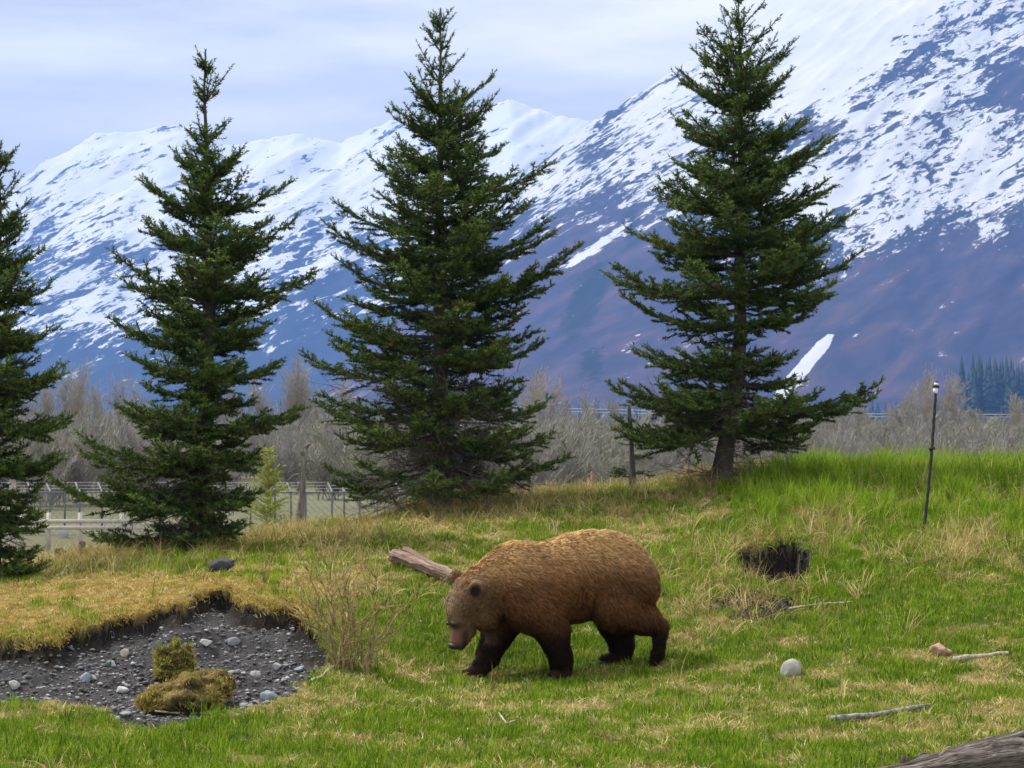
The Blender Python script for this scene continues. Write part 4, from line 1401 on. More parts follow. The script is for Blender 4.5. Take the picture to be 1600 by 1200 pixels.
rock('boulder', 'pale rounded boulder sunk in the turf by itself', 1237, 1056, 39, 32, (.32, .315, .285), 7, cuts=5, up=.24, rough=.14)
rock('rock', 'charcoal grey rock on the golden moss bank below the slender spruce', 348, 894, 44, 22, (.055, .058, .07), 5, cuts=8, up=.45, rough=.3)
rock('clod', 'reddish tan crumbled clod on the grass near a short stick', 1469, 1025, 34, 17, (.42, .27, .19), 6, cuts=6, up=.5, rough=.5, cat='clod')

# stones of the pit
PITST = [('flat white stone high on the gravel slope of the dug pit', 322, 1014, 20, 14, (.66, .65, .62)),
         ('cream coloured rounded stone under the root fringe of the dug pit', 194, 1027, 15, 16, (.58, .52, .38)),
         ('pale oval stone low in the gravel near the golden rim', 191, 1088, 19, 14, (.56, .56, .55)),
         ('angular blue grey slab lying in the dug pit', 135, 1068, 18, 24, (.30, .35, .40)),
         ('white pebble touching the angular blue grey slab', 145, 1066, 10, 12, (.62, .62, .64)),
         ('whitish wedge stone at the edge of the dug pit farthest from the bear', 22, 1084, 17, 15, (.50, .50, .47)),
         ('green grey slate chip beside a small white stone', 170, 1042, 10, 12, (.20, .27, .25)),
         ('small white stone beside a green grey slate chip', 177, 1044, 8, 13, (.60, .60, .62)),
         ('big blue grey slab where the gravel meets the turf below the shrub', 422, 1094, 28, 17, (.30, .35, .40)),
         ('pale tilted stone right of the mossy sod clumps', 399, 1060, 17, 17, (.42, .41, .40)),
         ('grey white stone on the gravel right above a tilted stone', 432, 1050, 16, 14, (.45, .45, .46)),
         ('blue grey stone closest to the shrub stems', 470, 1052, 20, 12, (.32, .35, .39)),
         ('wide grey stone behind the mossy sod clumps', 364, 1010, 24, 14, (.26, .26, .27)),
         ('long grey stone lying near the rim tip of the pit', 196, 1120, 24, 10, (.34, .34, .35)),
         ('round white pebble at the rim tip of the pit', 183, 1128, 9, 9, (.64, .64, .62))]
for k, (lb, px, py, w, h, colr) in enumerate(PITST):
    rock('stone', lb, px, py, w * 1.1, h, tuple(v * .8 for v in colr), 40 + k, cuts=14, group='stones in the dug pit', up=.3, smooth=False, cat='stone')
rng = np.random.RandomState(77)
sm = []
for k in range(6):
    V, Fi = rock_mesh(rng, 1, .75, .5, 2, .3, 12)
    sm.append((V, Fi))
smat = [stone_mat('pit_stone', c_) for c_ in ((.24, .235, .23), (.15, .15, .152), (.33, .32, .31))]
sdat = [mesh_data('stone', V, Fi, smat[k % 3]) for k, (V, Fi) in enumerate(sm)]
# gravel: scatter inside the pit
x = rng.uniform(-5.2, -1.2, 26000); y = rng.uniform(11.8, 16.8, 26000)
z, so, dk = ground_full(x, y)
k = (so > .5)
x, y, z, dk = x[k], y[k], z[k], dk[k]
pxx, pyy = proj(x, y, z)
k = rng.rand(len(x)) < (1 - .75 * dk)
x, y, z = x[k], y[k], z[k]
done = 0
for i in range(len(x)):
    if done >= 40: break
    px_, py_ = proj(x[i], y[i], z[i])
    if not (0 < px_ < 500 and 985 < py_ < 1125): continue
    if any(abs(px_ - q[1]) < 14 and abs(py_ - q[2]) < 12 for q in PITST): continue
    o = bpy.data.objects.new('stone', sdat[i % 6])
    s = rng.uniform(.022, .038)
    o.scale = (s, s, s); o.location = (x[i], y[i], z[i] + s * .25)
    o.rotation_euler = (rng.uniform(-.4, .4), rng.uniform(-.4, .4), rng.rand() * 6.28)
    link(o); done += 1
    tag(o, 'fist sized grey stone among the gravel of the dug pit', 'stone', 'fist sized stones in the gravel')
x, y, z = x[60:8200], y[60:8200], z[60:8200]
m = len(x)
Vg, Fg, Cg = [], [], []
sg = [rock_mesh(rng, 1, .75, .5, 1, .3, 8) for k in range(6)]
sc = rng.uniform(.004, .012, m) + .022 * rng.rand(m) ** 5
off = 0
for i in range(m):
    V, Fi = sg[i % 6]
    a_ = rng.rand() * 6.28
    c0, s0 = math.cos(a_), math.sin(a_)
    Rm = np.array([[c0, -s0, 0], [s0, c0, 0], [0, 0, 1]])
    V2 = (V @ Rm) * sc[i] + [x[i], y[i], z[i] + sc[i] * .3]
    Vg.append(V2); Fg.append(Fi + off); off += len(V2)
    g_ = rng.choice([.07, .10, .14, .2, .3, .45], p=[.2, .22, .22, .18, .12, .06])
    Cg.append(np.tile([g_, g_ * .99, g_ * rng.uniform(.95, 1.06), 1], (len(V2), 1)))
gr = mk('gravel', np.concatenate(Vg), np.concatenate(Fg), col_mat('gravel', .85, .25), attrs={'Col': np.concatenate(Cg)})
tag(gr, 'loose grey gravel covering the pit slope', kind='stuff')

# sod clumps fallen into the pit
def sod(label, px, py, w, h, seed, colr):
    rng = np.random.RandomState(seed)
    p = G(px, py)
    s = p.y / F
    V, Fi = rock_mesh(rng, w * s / 2, w * s / 2 * .75, h * s / 2, 4, .85, 4)
    b = NB('sod')
    n = b.noise(30, 6, .7, b.obj()); n2 = b.noise(7, 4, .6, b.obj())
    cc = b.mix(b.maprange(n2, .42, .6), b.ramp(n, [(.3, (.03, .022, .012)), (.7, (.10, .07, .03))]), b.ramp(n, [(.3, colr[0]), (.7, colr[1])]))
    o = empty('sod_clump', p)
    mk('clod', V + [0, 0, h * s * .35], Fi, b.bsdf(cc, .95, .1, n, 1, .02), o, smooth=True)
    return tag(o, label, 'sod clump'), V + [0, 0, h * s * .35], o
SODS = [sod('upright mossy green sod clump standing in the gravel pit', 272, 1062, 60, 64, 3, ((.035, .05, .010), (.10, .13, .025))),
        sod('big golden grassy sod clump slumped at the near side of the pit', 312, 1112, 120, 62, 8, ((.10, .08, .025), (.30, .22, .08))),
        sod('orange brown mossy sod piece beside the golden clump', 243, 1116, 44, 34, 15, ((.13, .065, .012), (.34, .19, .04)))]
o = mk('bone', *log_mesh(np.zeros(3), np.array([.17, .03, -.02]), .014, .02, n=14, m=24, seed=5, rough=.9, flat=.5, ends=.4)[:2], simple_mat('bone_white', (.50, .43, .31), .12, 20), smooth=True)
o.location = G(242, 1122, .05)
tag(o, 'pale bone like piece of wood in front of the orange sod', 'bone')

# ------------------------------------------------------------------ bare shrub at the pit's edge
rng = np.random.RandomState(19)
sb = G(548, 1046)
so_ = empty('bare_shrub', sb)
tag(so_, 'many stemmed leafless shrub with tiny yellow buds at the pit edge', 'shrub')
M_STEM = simple_mat('shrub_stem', (.27, .20, .10), .35, 18)
sbn = np.array(sb)
tips = [(440, 930), (455, 905), (470, 880), (488, 860), (500, 840), (512, 870), (525, 850), (540, 880), (556, 870), (570, 900), (590, 880), (585, 940), (600, 935), (622, 950), (690, 905), (455, 960), (478, 925), (530, 930), (505, 915), (548, 925), (575, 960), (610, 1000)]
BUDS = []
for k, (tx_, ty_) in enumerate(tips):
    base = np.array([rng.uniform(-.16, .16), rng.uniform(-.14, .14), -.04])
    if k in (12, 13, 14): base[0] = .12
    tp_ = P(tx_, ty_, sb.y + rng.uniform(-.35, .45)) - sbn
    n = 12
    t = np.linspace(0, 1, n)[:, None]
    ctrl = base + (tp_ - base) * np.array([.25, .3, .62])
    pts = (1 - t) ** 2 * base + 2 * t * (1 - t) * ctrl + t * t * tp_ + .012 * rng.randn(n, 3) * (t > 0) * (t < 1)
    r = rng.uniform(.007, .012) if k not in (12, 13) else .015
    parts = [tube(pts, r * (1 - .8 * t[:, 0]), 6)]
    for j in range(9):
        i = rng.randint(3, n - 1)
        dr = (pts[i + 1 if i + 1 < n else i] - pts[i - 1]); dr /= np.linalg.norm(dr)
        d2 = dr + .55 * rng.randn(3); d2[2] = abs(d2[2]); d2 /= np.linalg.norm(d2)
        L = rng.uniform(.1, .3)
        q = [pts[i], pts[i] + d2 * L * .5 + .012 * rng.randn(3), pts[i] + d2 * L + [0, 0, .04]]
        parts.append(tube(q, [.0035, .0028, .0015], 4))
        for f in rng.rand(3):
            BUDS.append(q[0] + (q[2] - q[0]) * f)
    for f in rng.rand(14): BUDS.append(pts[int(4 + f * 7.9)])
    V, Fs = merge(parts)
    mk('stem', V, Fs, M_STEM, so_, smooth=True)
BUDS = np.array(BUDS)
d2 = rng.randn(len(BUDS), 3); d2 /= np.linalg.norm(d2, axis=1, keepdims=True); d2[:, 2] = np.abs(d2[:, 2])
V, T, C = shoots_mesh(BUDS, d2, np.full(len(BUDS), .012), rng.rand(len(BUDS)), rng, 4, .014, .008)
C[:, :3] = [.38, .36, .05]
tag(mk('buds', V, T, M_LARCH, so_, attrs={'Col': C}), kind='stuff')
# small twiggy shoot on the bank
sb2 = G(412, 912)
o = empty('twig_sapling', sb2)
tag(o, 'single thin leafless sapling shoot on the golden bank beside the charcoal rock', 'shrub')
for k, (tx_, ty_) in enumerate(((402, 852), (424, 862), (412, 845))):
    tp_ = P(tx_, ty_, sb2.y) - np.array(sb2)
    V, Fs = tube([np.array([0, 0, -.03]), tp_ * .5 + [.02, 0, 0], tp_], [.006, .004, .002], 5)
    mk('stem', V, Fs, M_STEM, o)

# loose soil clods of the scrape and the burrow
rng = np.random.RandomState(31)
Vg, Fg, Cg = [], [], []
off = 0
for (px, py, rx, ry, m) in ((1180, 945, 80, 20, 170), (1215, 905, 45, 10, 60)):
    for i in range(m):
        q = G(px + rng.randn() * rx * .5, py + rng.randn() * ry * .5)
        V, Fi = sg[i % 6]
        s_ = rng.uniform(.008, .032)
        a_ = rng.rand() * 6.28
        Rm = np.array([[math.cos(a_), -math.sin(a_), 0], [math.sin(a_), math.cos(a_), 0], [0, 0, 1]])
        V2 = (V @ Rm) * [s_, s_, s_ * 1.2] + np.array(q) + [0, 0, s_ * .3]
        Vg.append(V2); Fg.append(Fi + off); off += len(V2)
        g_ = rng.uniform(.02, .07)
        Cg.append(np.tile([g_ * 1.15, g_ * .95, g_ * .8, 1], (len(V2), 1)))
tag(mk('soil_clods', np.concatenate(Vg), np.concatenate(Fg), col_mat('soil_clod', .95, .05), attrs={'Col': np.concatenate(Cg)}), 'dark crumbled soil clods thrown out of the burrow', kind='stuff')

# ------------------------------------------------------------------ bear
BD = 15.7
bg = GD(868, BD)
BPX = F / BD
def bp(px, py, y=0.0):
    """bear-local point: metres right, away, up; the body turns slightly towards the camera at the head"""
    X = (px - 868) / BPX
    return np.array([X, y + 0.22 * X, (1059 - py) / BPX])
h_ = .0125
ax_ = np.arange(-1.06, 1.08, h_, dtype=np.float32)
ay_ = np.arange(-.78, .78, h_, dtype=np.float32)
az_ = np.arange(-.10, 1.32, h_, dtype=np.float32)
XG, YG, ZG = np.meshgrid(ax_, ay_, az_, indexing='ij')
def rc(a, b, ra, rb, sy=1.0):
    a = np.asarray(a, np.float32); b = np.asarray(b, np.float32)
    d = b - a
    h = ((XG - a[0]) * d[0] + (YG - a[1]) * d[1] + (ZG - a[2]) * d[2]) / (d @ d)
    h = np.clip(h, 0, 1)
    return np.sqrt((XG - a[0] - h * d[0]) ** 2 + ((YG - a[1] - h * d[1]) / sy) ** 2 + (ZG - a[2] - h * d[2]) ** 2) - (ra + (rb - ra) * h)
def el(c, r, rot=0.0):
    x = XG - c[0]; y = YG - c[1]; z = ZG - c[2]
    co, si = math.cos(rot), math.sin(rot)
    x, z = x * co + z * si, -x * si + z * co
    k0 = np.sqrt((x / r[0]) ** 2 + (y / r[1]) ** 2 + (z / r[2]) ** 2)
    k1 = np.sqrt((x / r[0] ** 2) ** 2 + (y / r[1] ** 2) ** 2 + (z / r[2] ** 2) ** 2)
    return k0 * (k0 - 1) / np.maximum(k1, 1e-6)
def smin(a, b, k):
    h = np.clip(.5 + .5 * (b - a) / k, 0, 1)
    return b * (1 - h) + a * h - k * h * (1 - h)
D = rc(bp(950, 903), bp(884, 911), .345, .325)                      # rump to belly
D = smin(D, rc(bp(884, 911), bp(820, 917), .325, .318), .06)        # belly to chest
D = smin(D, el(bp(806, 884), (.22, .15, .155)), .10)                # shoulder hump
D = smin(D, el(bp(918, 872), (.26, .20, .185)), .08)                # loin
D = smin(D, el(bp(982, 908, 0), (.19, .28, .23)), .08)              # buttocks
D = smin(D, el(bp(826, 935, -.20), (.23, .17, .27), .3), .07)       # near shoulder
D = smin(D, el(bp(815, 935, .20), (.21, .16, .25), .3), .07)        # far shoulder
D = smin(D, rc(bp(800, 908), bp(752, 928), .245, .205), .09)        # neck
# head
HY = -.05
D = smin(D, el(bp(738, 938, HY), (.183, .180, .180)), .06)
D = smin(D, el(bp(722, 950, HY), (.115, .135, .16), -.25), .04)     # forehead
D = smin(D, el(bp(757, 958, HY - .07), (.12, .10, .13)), .05)       # near cheek
D = smin(D, el(bp(745, 958, HY + .09), (.11, .09, .12)), .05)
D = smin(D, rc(bp(724, 972, HY - .02), bp(714.5, 999, HY - .045), .098, .057, 1.0), .035)   # muzzle
D = smin(D, rc(bp(733, 985, HY - .02), bp(722, 1006, HY - .04), .06, .034), .03)            # jaw
D = smin(D, el(bp(712, 970, HY - .085), (.032, .035, .016)), .03)    # brow
# legs
def chain(pts, k=.03):
    d = None
    for (a, ra), (b, rb) in zip(pts[:-1], pts[1:]):
        s = rc(a, b, ra, rb)
        d = s if d is None else smin(d, s, k)
    return d
nf = chain([(bp(838, 945, -.20), .20), (bp(862, 985, -.22), .128), (bp(875, 1027, -.22), .085), (bp(877, 1046, -.22), .078)])
nf = smin(nf, rc(bp(878, 1049, -.22), bp(866, 1052, -.26), .068, .055), .03)
D = smin(D, nf, .06)
ff = chain([(bp(800, 955, .18), .19), (bp(778, 992, .17), .125), (bp(761, 1033, .15), .086), (bp(750, 1048, .13), .072)])
ff = smin(ff, rc(bp(748, 1052, .13), bp(720, 1058, .10), .058, .042), .03)
D = smin(D, ff, .06)
nh = chain([(bp(978, 918, -.16), .26), (bp(965, 948, -.19), .20), (bp(1000, 966, -.20), .124), (bp(1029, 983, -.20), .068)], .07)
nh = smin(nh, rc(bp(1032, 984, -.20), bp(1027, 1023, -.20), .056, .046), .03)
nh = smin(nh, rc(bp(1027, 1023, -.20), bp(1021, 1034, -.21), .046, .034), .02)
D = smin(D, nh, .06)
fh = chain([(bp(955, 938, .16), .24), (bp(966, 980, .18), .145), (bp(974, 1014, .18), .092), (bp(974, 1030, .18), .080)], .05)
fh = smin(fh, rc(bp(976, 1036, .18), bp(947, 1040, .15), .060, .046), .03)
D = smin(D, fh, .06)
# skin folds in front of the thigh
fx = (XG - bp(912, 900)[0]) ; fz = (ZG - bp(912, 935)[2])
fold = np.exp(-(fx / .055) ** 2 - (fz / .13) ** 2) * (YG < 0)
D = D + fold * .028 * np.sin((fx - .12 * fz) * 2 * math.pi / .040)
D = D + np.exp(-((XG - bp(926, 900)[0] - .1 * (ZG - .6)) / .02) ** 2 - ((ZG - bp(900, 945)[2]) / .16) ** 2) * (YG < 0) * .022     # crease before the thigh
D = D + np.exp(-((XG - bp(789, 900)[0]) / .018) ** 2 - ((ZG - bp(900, 950)[2]) / .12) ** 2) * (YG < -.05) * .02               # crease behind the cheek
# ears
for (c, ry) in ((bp(747, 917, HY - .175), .036), (bp(713, 905, HY + .115), .028)):
    k_ = 1.0 if c[1] < 0 and ry > .03 else .78
    e = el(c, (.066 * k_, ry, .074 * k_), .2)
    e = np.maximum(e, -el(c + np.array([-.010, -.038, -.008]), (.046 * k_, .032, .052 * k_)))
    D = smin(D, e, .025)

def surface_nets(D, ox, oy, oz, h):
    nx, ny, nz = D.shape
    ins = D < 0
    c = np.zeros((nx - 1, ny - 1, nz - 1), np.int8)
    corners = [(i, j, k) for i in (0, 1) for j in (0, 1) for k in (0, 1)]
    def sub(A, i, j, k): return A[i:nx - 1 + i, j:ny - 1 + j, k:nz - 1 + k]
    for q in corners: c += sub(ins, *q)
    act = (c > 0) & (c < 8)
    I = np.argwhere(act)
    vid = np.full(act.shape, -1, np.int64)
    vid[act] = np.arange(len(I))
    acc = np.zeros((len(I), 3)); cntr = np.zeros(len(I))
    i, j, k = I.T
    for a in range(8):
        for bb in range(a + 1, 8):
            ca, cb = np.array(corners[a]), np.array(corners[bb])
            if np.abs(ca - cb).sum() != 1: continue
            da = D[i + ca[0], j + ca[1], k + ca[2]]; db = D[i + cb[0], j + cb[1], k + cb[2]]
            m = (da < 0) != (db < 0)
            t = np.where(m, da / np.where(m, da - db, 1), 0)
            p = ca + (cb - ca) * t[:, None]
            acc += p * m[:, None]; cntr += m
    V = (I + acc / cntr[:, None]) * h + np.array([ox, oy, oz])
    quads = []
    for ax in range(3):
        sl0 = [slice(None)] * 3; sl1 = [slice(None)] * 3
        sl0[ax] = slice(0, -1); sl1[ax] = slice(1, None)
        a = ins[tuple(sl0)]; bb = ins[tuple(sl1)]
        E = np.argwhere(a != bb)
        o1, o2 = [(1, 2), (2, 0), (0, 1)][ax]
        E = E[(E[:, o1] > 0) & (E[:, o2] > 0) & (E[:, o1] < D.shape[o1] - 1) & (E[:, o2] < D.shape[o2] - 1)]
        flip = a[tuple(E.T)]
        def at(d1, d2):
            q = E.copy(); q[:, o1] += d1; q[:, o2] += d2
            return vid[tuple(q.T)]
        qd = np.stack([at(-1, -1), at(0, -1), at(0, 0), at(-1, 0)], -1)
        qd = np.where(flip[:, None], qd, qd[:, ::-1])
        quads.append(qd)
    return V, np.concatenate(quads)
BV, BQ = surface_nets(D, ax_[0], ay_[0], az_[0], h_)
# relax a little
nb_e = np.concatenate([BQ[:, [0, 1]], BQ[:, [1, 2]], BQ[:, [2, 3]], BQ[:, [3, 0]]])
for it in range(2):
    acc = np.zeros_like(BV); cn = np.zeros(len(BV))
    for a_, b_ in ((0, 1), (1, 0)):
        np.add.at(acc, nb_e[:, a_], BV[nb_e[:, b_]]); np.add.at(cn, nb_e[:, a_], 1)
    BV = BV * .5 + .5 * acc / cn[:, None]
fn = np.cross(BV[BQ[:, 2]] - BV[BQ[:, 0]], BV[BQ[:, 3]] - BV[BQ[:, 1]])
BN = np.zeros_like(BV)
for k in range(4): np.add.at(BN, BQ[:, k], fn)
BN /= np.maximum(np.linalg.norm(BN, axis=1, keepdims=True), 1e-9)

def bear_fields(p):
    """picture-column/row of a bear-local point, used for colour and fur zones on the body"""
    return p[:, 0] * BPX + 868, 1059 - p[:, 2] * BPX, p[:, 1] - .22 * p[:, 0]
def g2(x, y, a, b, rx, ry): return np.exp(-((x - a) / rx) ** 2 - ((y - b) / ry) ** 2)
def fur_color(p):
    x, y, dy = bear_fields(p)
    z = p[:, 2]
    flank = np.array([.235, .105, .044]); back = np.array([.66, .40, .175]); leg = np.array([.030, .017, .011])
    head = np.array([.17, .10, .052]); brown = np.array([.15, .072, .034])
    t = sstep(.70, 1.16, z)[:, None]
    c = flank * (1 - t) + back * t  # coat colour with some top light painted in: paler back, darker flank
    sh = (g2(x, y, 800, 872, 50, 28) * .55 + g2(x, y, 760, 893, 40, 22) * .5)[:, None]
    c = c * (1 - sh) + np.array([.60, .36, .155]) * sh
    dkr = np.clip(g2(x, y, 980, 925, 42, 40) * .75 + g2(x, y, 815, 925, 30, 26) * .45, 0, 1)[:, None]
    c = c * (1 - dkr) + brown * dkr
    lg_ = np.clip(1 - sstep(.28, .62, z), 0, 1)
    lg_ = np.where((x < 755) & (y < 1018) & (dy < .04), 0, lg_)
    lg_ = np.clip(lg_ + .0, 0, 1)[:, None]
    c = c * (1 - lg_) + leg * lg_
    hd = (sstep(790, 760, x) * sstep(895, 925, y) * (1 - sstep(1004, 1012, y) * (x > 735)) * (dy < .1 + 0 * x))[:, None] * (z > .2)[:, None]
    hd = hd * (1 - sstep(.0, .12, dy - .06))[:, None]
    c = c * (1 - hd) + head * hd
    fhd = (g2(x, y, 706, 940, 16, 34))[:, None]  # sunlit front edge of the forehead, painted paler
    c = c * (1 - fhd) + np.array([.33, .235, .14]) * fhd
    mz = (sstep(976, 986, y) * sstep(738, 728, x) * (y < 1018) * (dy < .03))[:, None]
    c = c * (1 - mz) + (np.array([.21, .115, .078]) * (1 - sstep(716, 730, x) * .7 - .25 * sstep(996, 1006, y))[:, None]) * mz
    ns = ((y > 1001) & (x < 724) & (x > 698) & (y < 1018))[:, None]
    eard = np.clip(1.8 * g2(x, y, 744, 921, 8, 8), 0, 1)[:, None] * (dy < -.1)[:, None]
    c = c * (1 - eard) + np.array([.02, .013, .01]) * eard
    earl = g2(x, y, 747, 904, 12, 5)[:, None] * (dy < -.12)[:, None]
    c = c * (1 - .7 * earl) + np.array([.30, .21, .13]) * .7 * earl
    ey = g2(x, y, 714, 974, 12, 6)[:, None]  # shade round the near eye, painted dark
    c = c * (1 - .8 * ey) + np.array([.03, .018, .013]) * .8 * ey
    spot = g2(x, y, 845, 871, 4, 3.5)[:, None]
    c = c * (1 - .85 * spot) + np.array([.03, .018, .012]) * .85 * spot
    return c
def fur_len(p):
    x, y, dy = bear_fields(p)
    z = p[:, 2]
    L = .046 + .0 * x
    L = np.where(z < .42, .030, L)
    hd = sstep(795, 755, x) * sstep(885, 910, y)
    L = L * (1 - hd) + .030 * hd
    L = np.where((x < 745) & (y > 960) & (z > .15), .018, L)
    L = np.where((x < 740) & (y > 978) & (y < 1020), .010, L)
    L = np.where((g2(x, y, 746, 917, 15, 16) > .4) & (dy < -.17), .012, L)
    L = np.where(z < .10, .014, L)
    return L

beo = empty('bear', bg)
tag(beo, 'brown bear with golden back and dark legs walking head down across the grass', 'bear')
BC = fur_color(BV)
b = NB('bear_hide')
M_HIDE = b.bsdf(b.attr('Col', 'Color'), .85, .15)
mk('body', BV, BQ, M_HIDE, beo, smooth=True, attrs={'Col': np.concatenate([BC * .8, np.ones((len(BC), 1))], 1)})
# fur strands
rng = np.random.RandomState(4)
tri = np.concatenate([BQ[:, [0, 1, 2]], BQ[:, [0, 2, 3]]])
ar = np.linalg.norm(np.cross(BV[tri[:, 1]] - BV[tri[:, 0]], BV[tri[:, 2]] - BV[tri[:, 0]]), axis=1)
NF = 125000
pk = rng.choice(len(tri), NF, p=ar / ar.sum())
u_ = rng.rand(NF, 1); v_ = rng.rand(NF, 1)
fl = (u_ + v_) > 1
u_ = np.where(fl, 1 - u_, u_); v_ = np.where(fl, 1 - v_, v_)
T3 = tri[pk]
p = BV[T3[:, 0]] * (1 - u_ - v_) + BV[T3[:, 1]] * u_ + BV[T3[:, 2]] * v_
nrm = BN[T3[:, 0]] * (1 - u_ - v_) + BN[T3[:, 1]] * u_ + BN[T3[:, 2]] * v_
nrm /= np.linalg.norm(nrm, axis=1, keepdims=True)
x, y, dy = bear_fields(p)
flow = np.tile(np.array([.75, 0, -.65]), (NF, 1))
lgm = sstep(.55, .35, p[:, 2])[:, None]
flow = flow * (1 - lgm) + np.array([.1, 0, -1.]) * lgm
hd = (sstep(790, 760, x) * sstep(890, 915, y) * (p[:, 2] > .2))[:, None]
flow = flow * (1 - hd) + np.array([.55, -.15, .55]) * hd * (y < 1000)[:, None] + flow * hd * (y >= 1000)[:, None]
cheek = g2(x, y, 772, 950, 22, 26)[:, None]
flow = flow * (1 - cheek) + np.array([.6, 0, -.5]) * cheek
# clumping: tufts share a direction
cl = .35 * np.stack([pnoise(p[:, 0] / .05 + k * 7.1, p[:, 2] / .05 + p[:, 1] * 9, 90 + k) for k in range(3)], -1)
cl2 = .55 * np.stack([pnoise(p[:, 0] / .14 + k * 3.1, p[:, 2] / .14 + p[:, 1] * 5, 95 + k) for k in range(3)], -1)
flow = flow + cl * .9 + cl2 * .7
tan = flow - nrm * np.sum(flow * nrm, 1, keepdims=True)
tan /= np.maximum(np.linalg.norm(tan, axis=1, keepdims=True), 1e-6)
L = fur_len(p) * rng.uniform(.6, 1.25, NF) * (1 + .35 * pnoise(p[:, 0] / .06, p[:, 2] / .06 + p[:, 1] * 7, 99))
lift = rng.uniform(.25, .6, (NF, 1))
d0 = tan * .8 + nrm * (lift + .35); d0 /= np.linalg.norm(d0, axis=1, keepdims=True)
d1 = tan + nrm * (lift * .35) + .12 * rng.randn(NF, 3); d1 /= np.linalg.norm(d1, axis=1, keepdims=True)
sd = np.cross(d0, nrm); sd /= np.maximum(np.linalg.norm(sd, axis=1, keepdims=True), 1e-6)
sd = sd + .5 * nrm * rng.randn(NF, 1); sd /= np.linalg.norm(sd, axis=1, keepdims=True)
w = (.0019 + .0010 * rng.rand(NF, 1)) * np.clip(L[:, None] / .03, .5, 1.2)
q0 = p - nrm * .003; q1 = p + d0 * (L * .5)[:, None]; q2 = q1 + d1 * (L * .55)[:, None]
V = np.stack([q0 - sd * w, q0 + sd * w, q1 - sd * w * .8, q1 + sd * w * .8, q2], 1).reshape(-1, 3)
base = (np.arange(NF) * 5)[:, None]
Qf = base + np.array([[0, 1, 3, 2]]); Tf = base + np.array([[2, 3, 4]])
fine = pnoise(p[:, 0] / .022 + p[:, 1] * 31, p[:, 2] / .032 + p[:, 1] * 23, 92)[:, None]
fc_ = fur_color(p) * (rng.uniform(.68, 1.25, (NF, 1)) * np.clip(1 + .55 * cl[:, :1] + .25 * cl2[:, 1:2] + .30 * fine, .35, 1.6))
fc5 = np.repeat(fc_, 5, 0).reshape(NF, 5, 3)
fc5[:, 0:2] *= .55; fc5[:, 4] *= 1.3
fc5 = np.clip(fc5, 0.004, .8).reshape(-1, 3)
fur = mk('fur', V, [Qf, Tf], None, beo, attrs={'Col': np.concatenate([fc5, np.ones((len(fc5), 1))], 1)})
b = NB('bear_fur')
M_FUR = b.bsdf(b.attr('Col', 'Color'), .6, .1, transl=.15)
fur.data.materials.append(M_FUR)
# strands take the shading normal of the hide they grow from, tilted along the hair
nn_ = nrm * .70 + d1 * .40 + .26 * rng.randn(NF, 3)
nn_ /= np.linalg.norm(nn_, axis=1, keepdims=True)
fur.data.polygons.foreach_set('use_smooth', np.ones(len(fur.data.polygons), bool))
fur.data.normals_split_custom_set_from_vertices(np.repeat(nn_, 5, 0).tolist())
tag(fur, kind='stuff')
# nose, eye, claws
M_NOSE = simple_mat('bear_nose', (.022, .017, .017), .3, 60, .45, .45)
rngb = np.random.RandomState(1)
V, Fi = rock_mesh(rngb, .054, .052, .034, 3, .05, 1)
mk('nose', V + bp(712, 1005, HY - .05), Fi, M_NOSE, beo, smooth=True)
V, Fi = rock_mesh(rngb, .010, .010, .009, 2, 0, 0)
mk('eye', V + bp(714, 975.5, HY - .108), Fi, simple_mat('bear_eye', (.012, .008, .006), .1, 10, .15, .6), beo, smooth=True)
V2, Fi = rock_mesh(rngb, .013, .012, .012, 2, 0, 0)
mk('eye', V2 + bp(701, 974, HY + .07), Fi, bpy.data.materials['bear_eye'], beo, smooth=True)
M_CLAW = simple_mat('bear_claw', (.035, .028, .024), .3, 40, .5, .4)
def claws(px, py, y0, L, r, dirx, spread=.10):
    for k in range(5):
        yy = y0 + (k - 2) * spread / 4
        a_ = bp(px + abs(k - 2) * 1.2, py, yy)
        V, Fs = tube([a_, a_ + [dirx * L * .5, -.006, .008], a_ + [dirx * L, -.012, -.018]], [r, r * .8, r * .2], 6)
        mk('claw', V, Fs, M_CLAW, beo, smooth=True)
claws(717, 1058, .09, .055, .013, -1)
claws(862, 1055, -.29, .045, .011, -.7)
claws(942, 1042, .13, .04, .011, -1)

# ------------------------------------------------------------------ turf, straw, tall grass, moss, roots
rng = np.random.RandomState(101)
M_TURF = blade_mat('turf_blade', [(.10, (.035, .080, .004)), (.45, (.115, .215, .008)), (.75, (.25, .345, .020)), (.95, (.50, .45, .15))], .35)
M_STRAW = blade_mat('straw_blade', [(.10, (.14, .10, .034)), (.45, (.38, .30, .105)), (.75, (.58, .48, .20)), (.95, (.74, .66, .40))], .25)
M_TALL = blade_mat('tall_blade', [(.10, (.070, .145, .006)), (.5, (.18, .30, .012)), (.85, (.31, .42, .035)), (.97, (.50, .43, .17))], .40)
M_MOSS = blade_mat('moss_blade', [(.10, (.16, .105, .024)), (.45, (.38, .27, .070)), (.75, (.54, .43, .14)), (.95, (.36, .36, .06))], .25)
M_ROOT = blade_mat('root', [(.1, (.04, .03, .022)), (.5, (.13, .10, .075)), (.95, (.36, .30, .23))], .1)
turf = [tuft(rng, 15, .055, .025, .065, .0055, (.05, .75), (.2, 1.0), M_TURF, 2) for k in range(5)]
strw = [tuft(rng, 9, .07, .03, .085, .0055, (1.0, 1.45), (-.1, .35), M_STRAW, 2) for k in range(3)] + [tuft(rng, 10, .05, .03, .08, .0048, (.3, 1.2), (.2, 1.2), M_STRAW, 3) for k in range(3)]
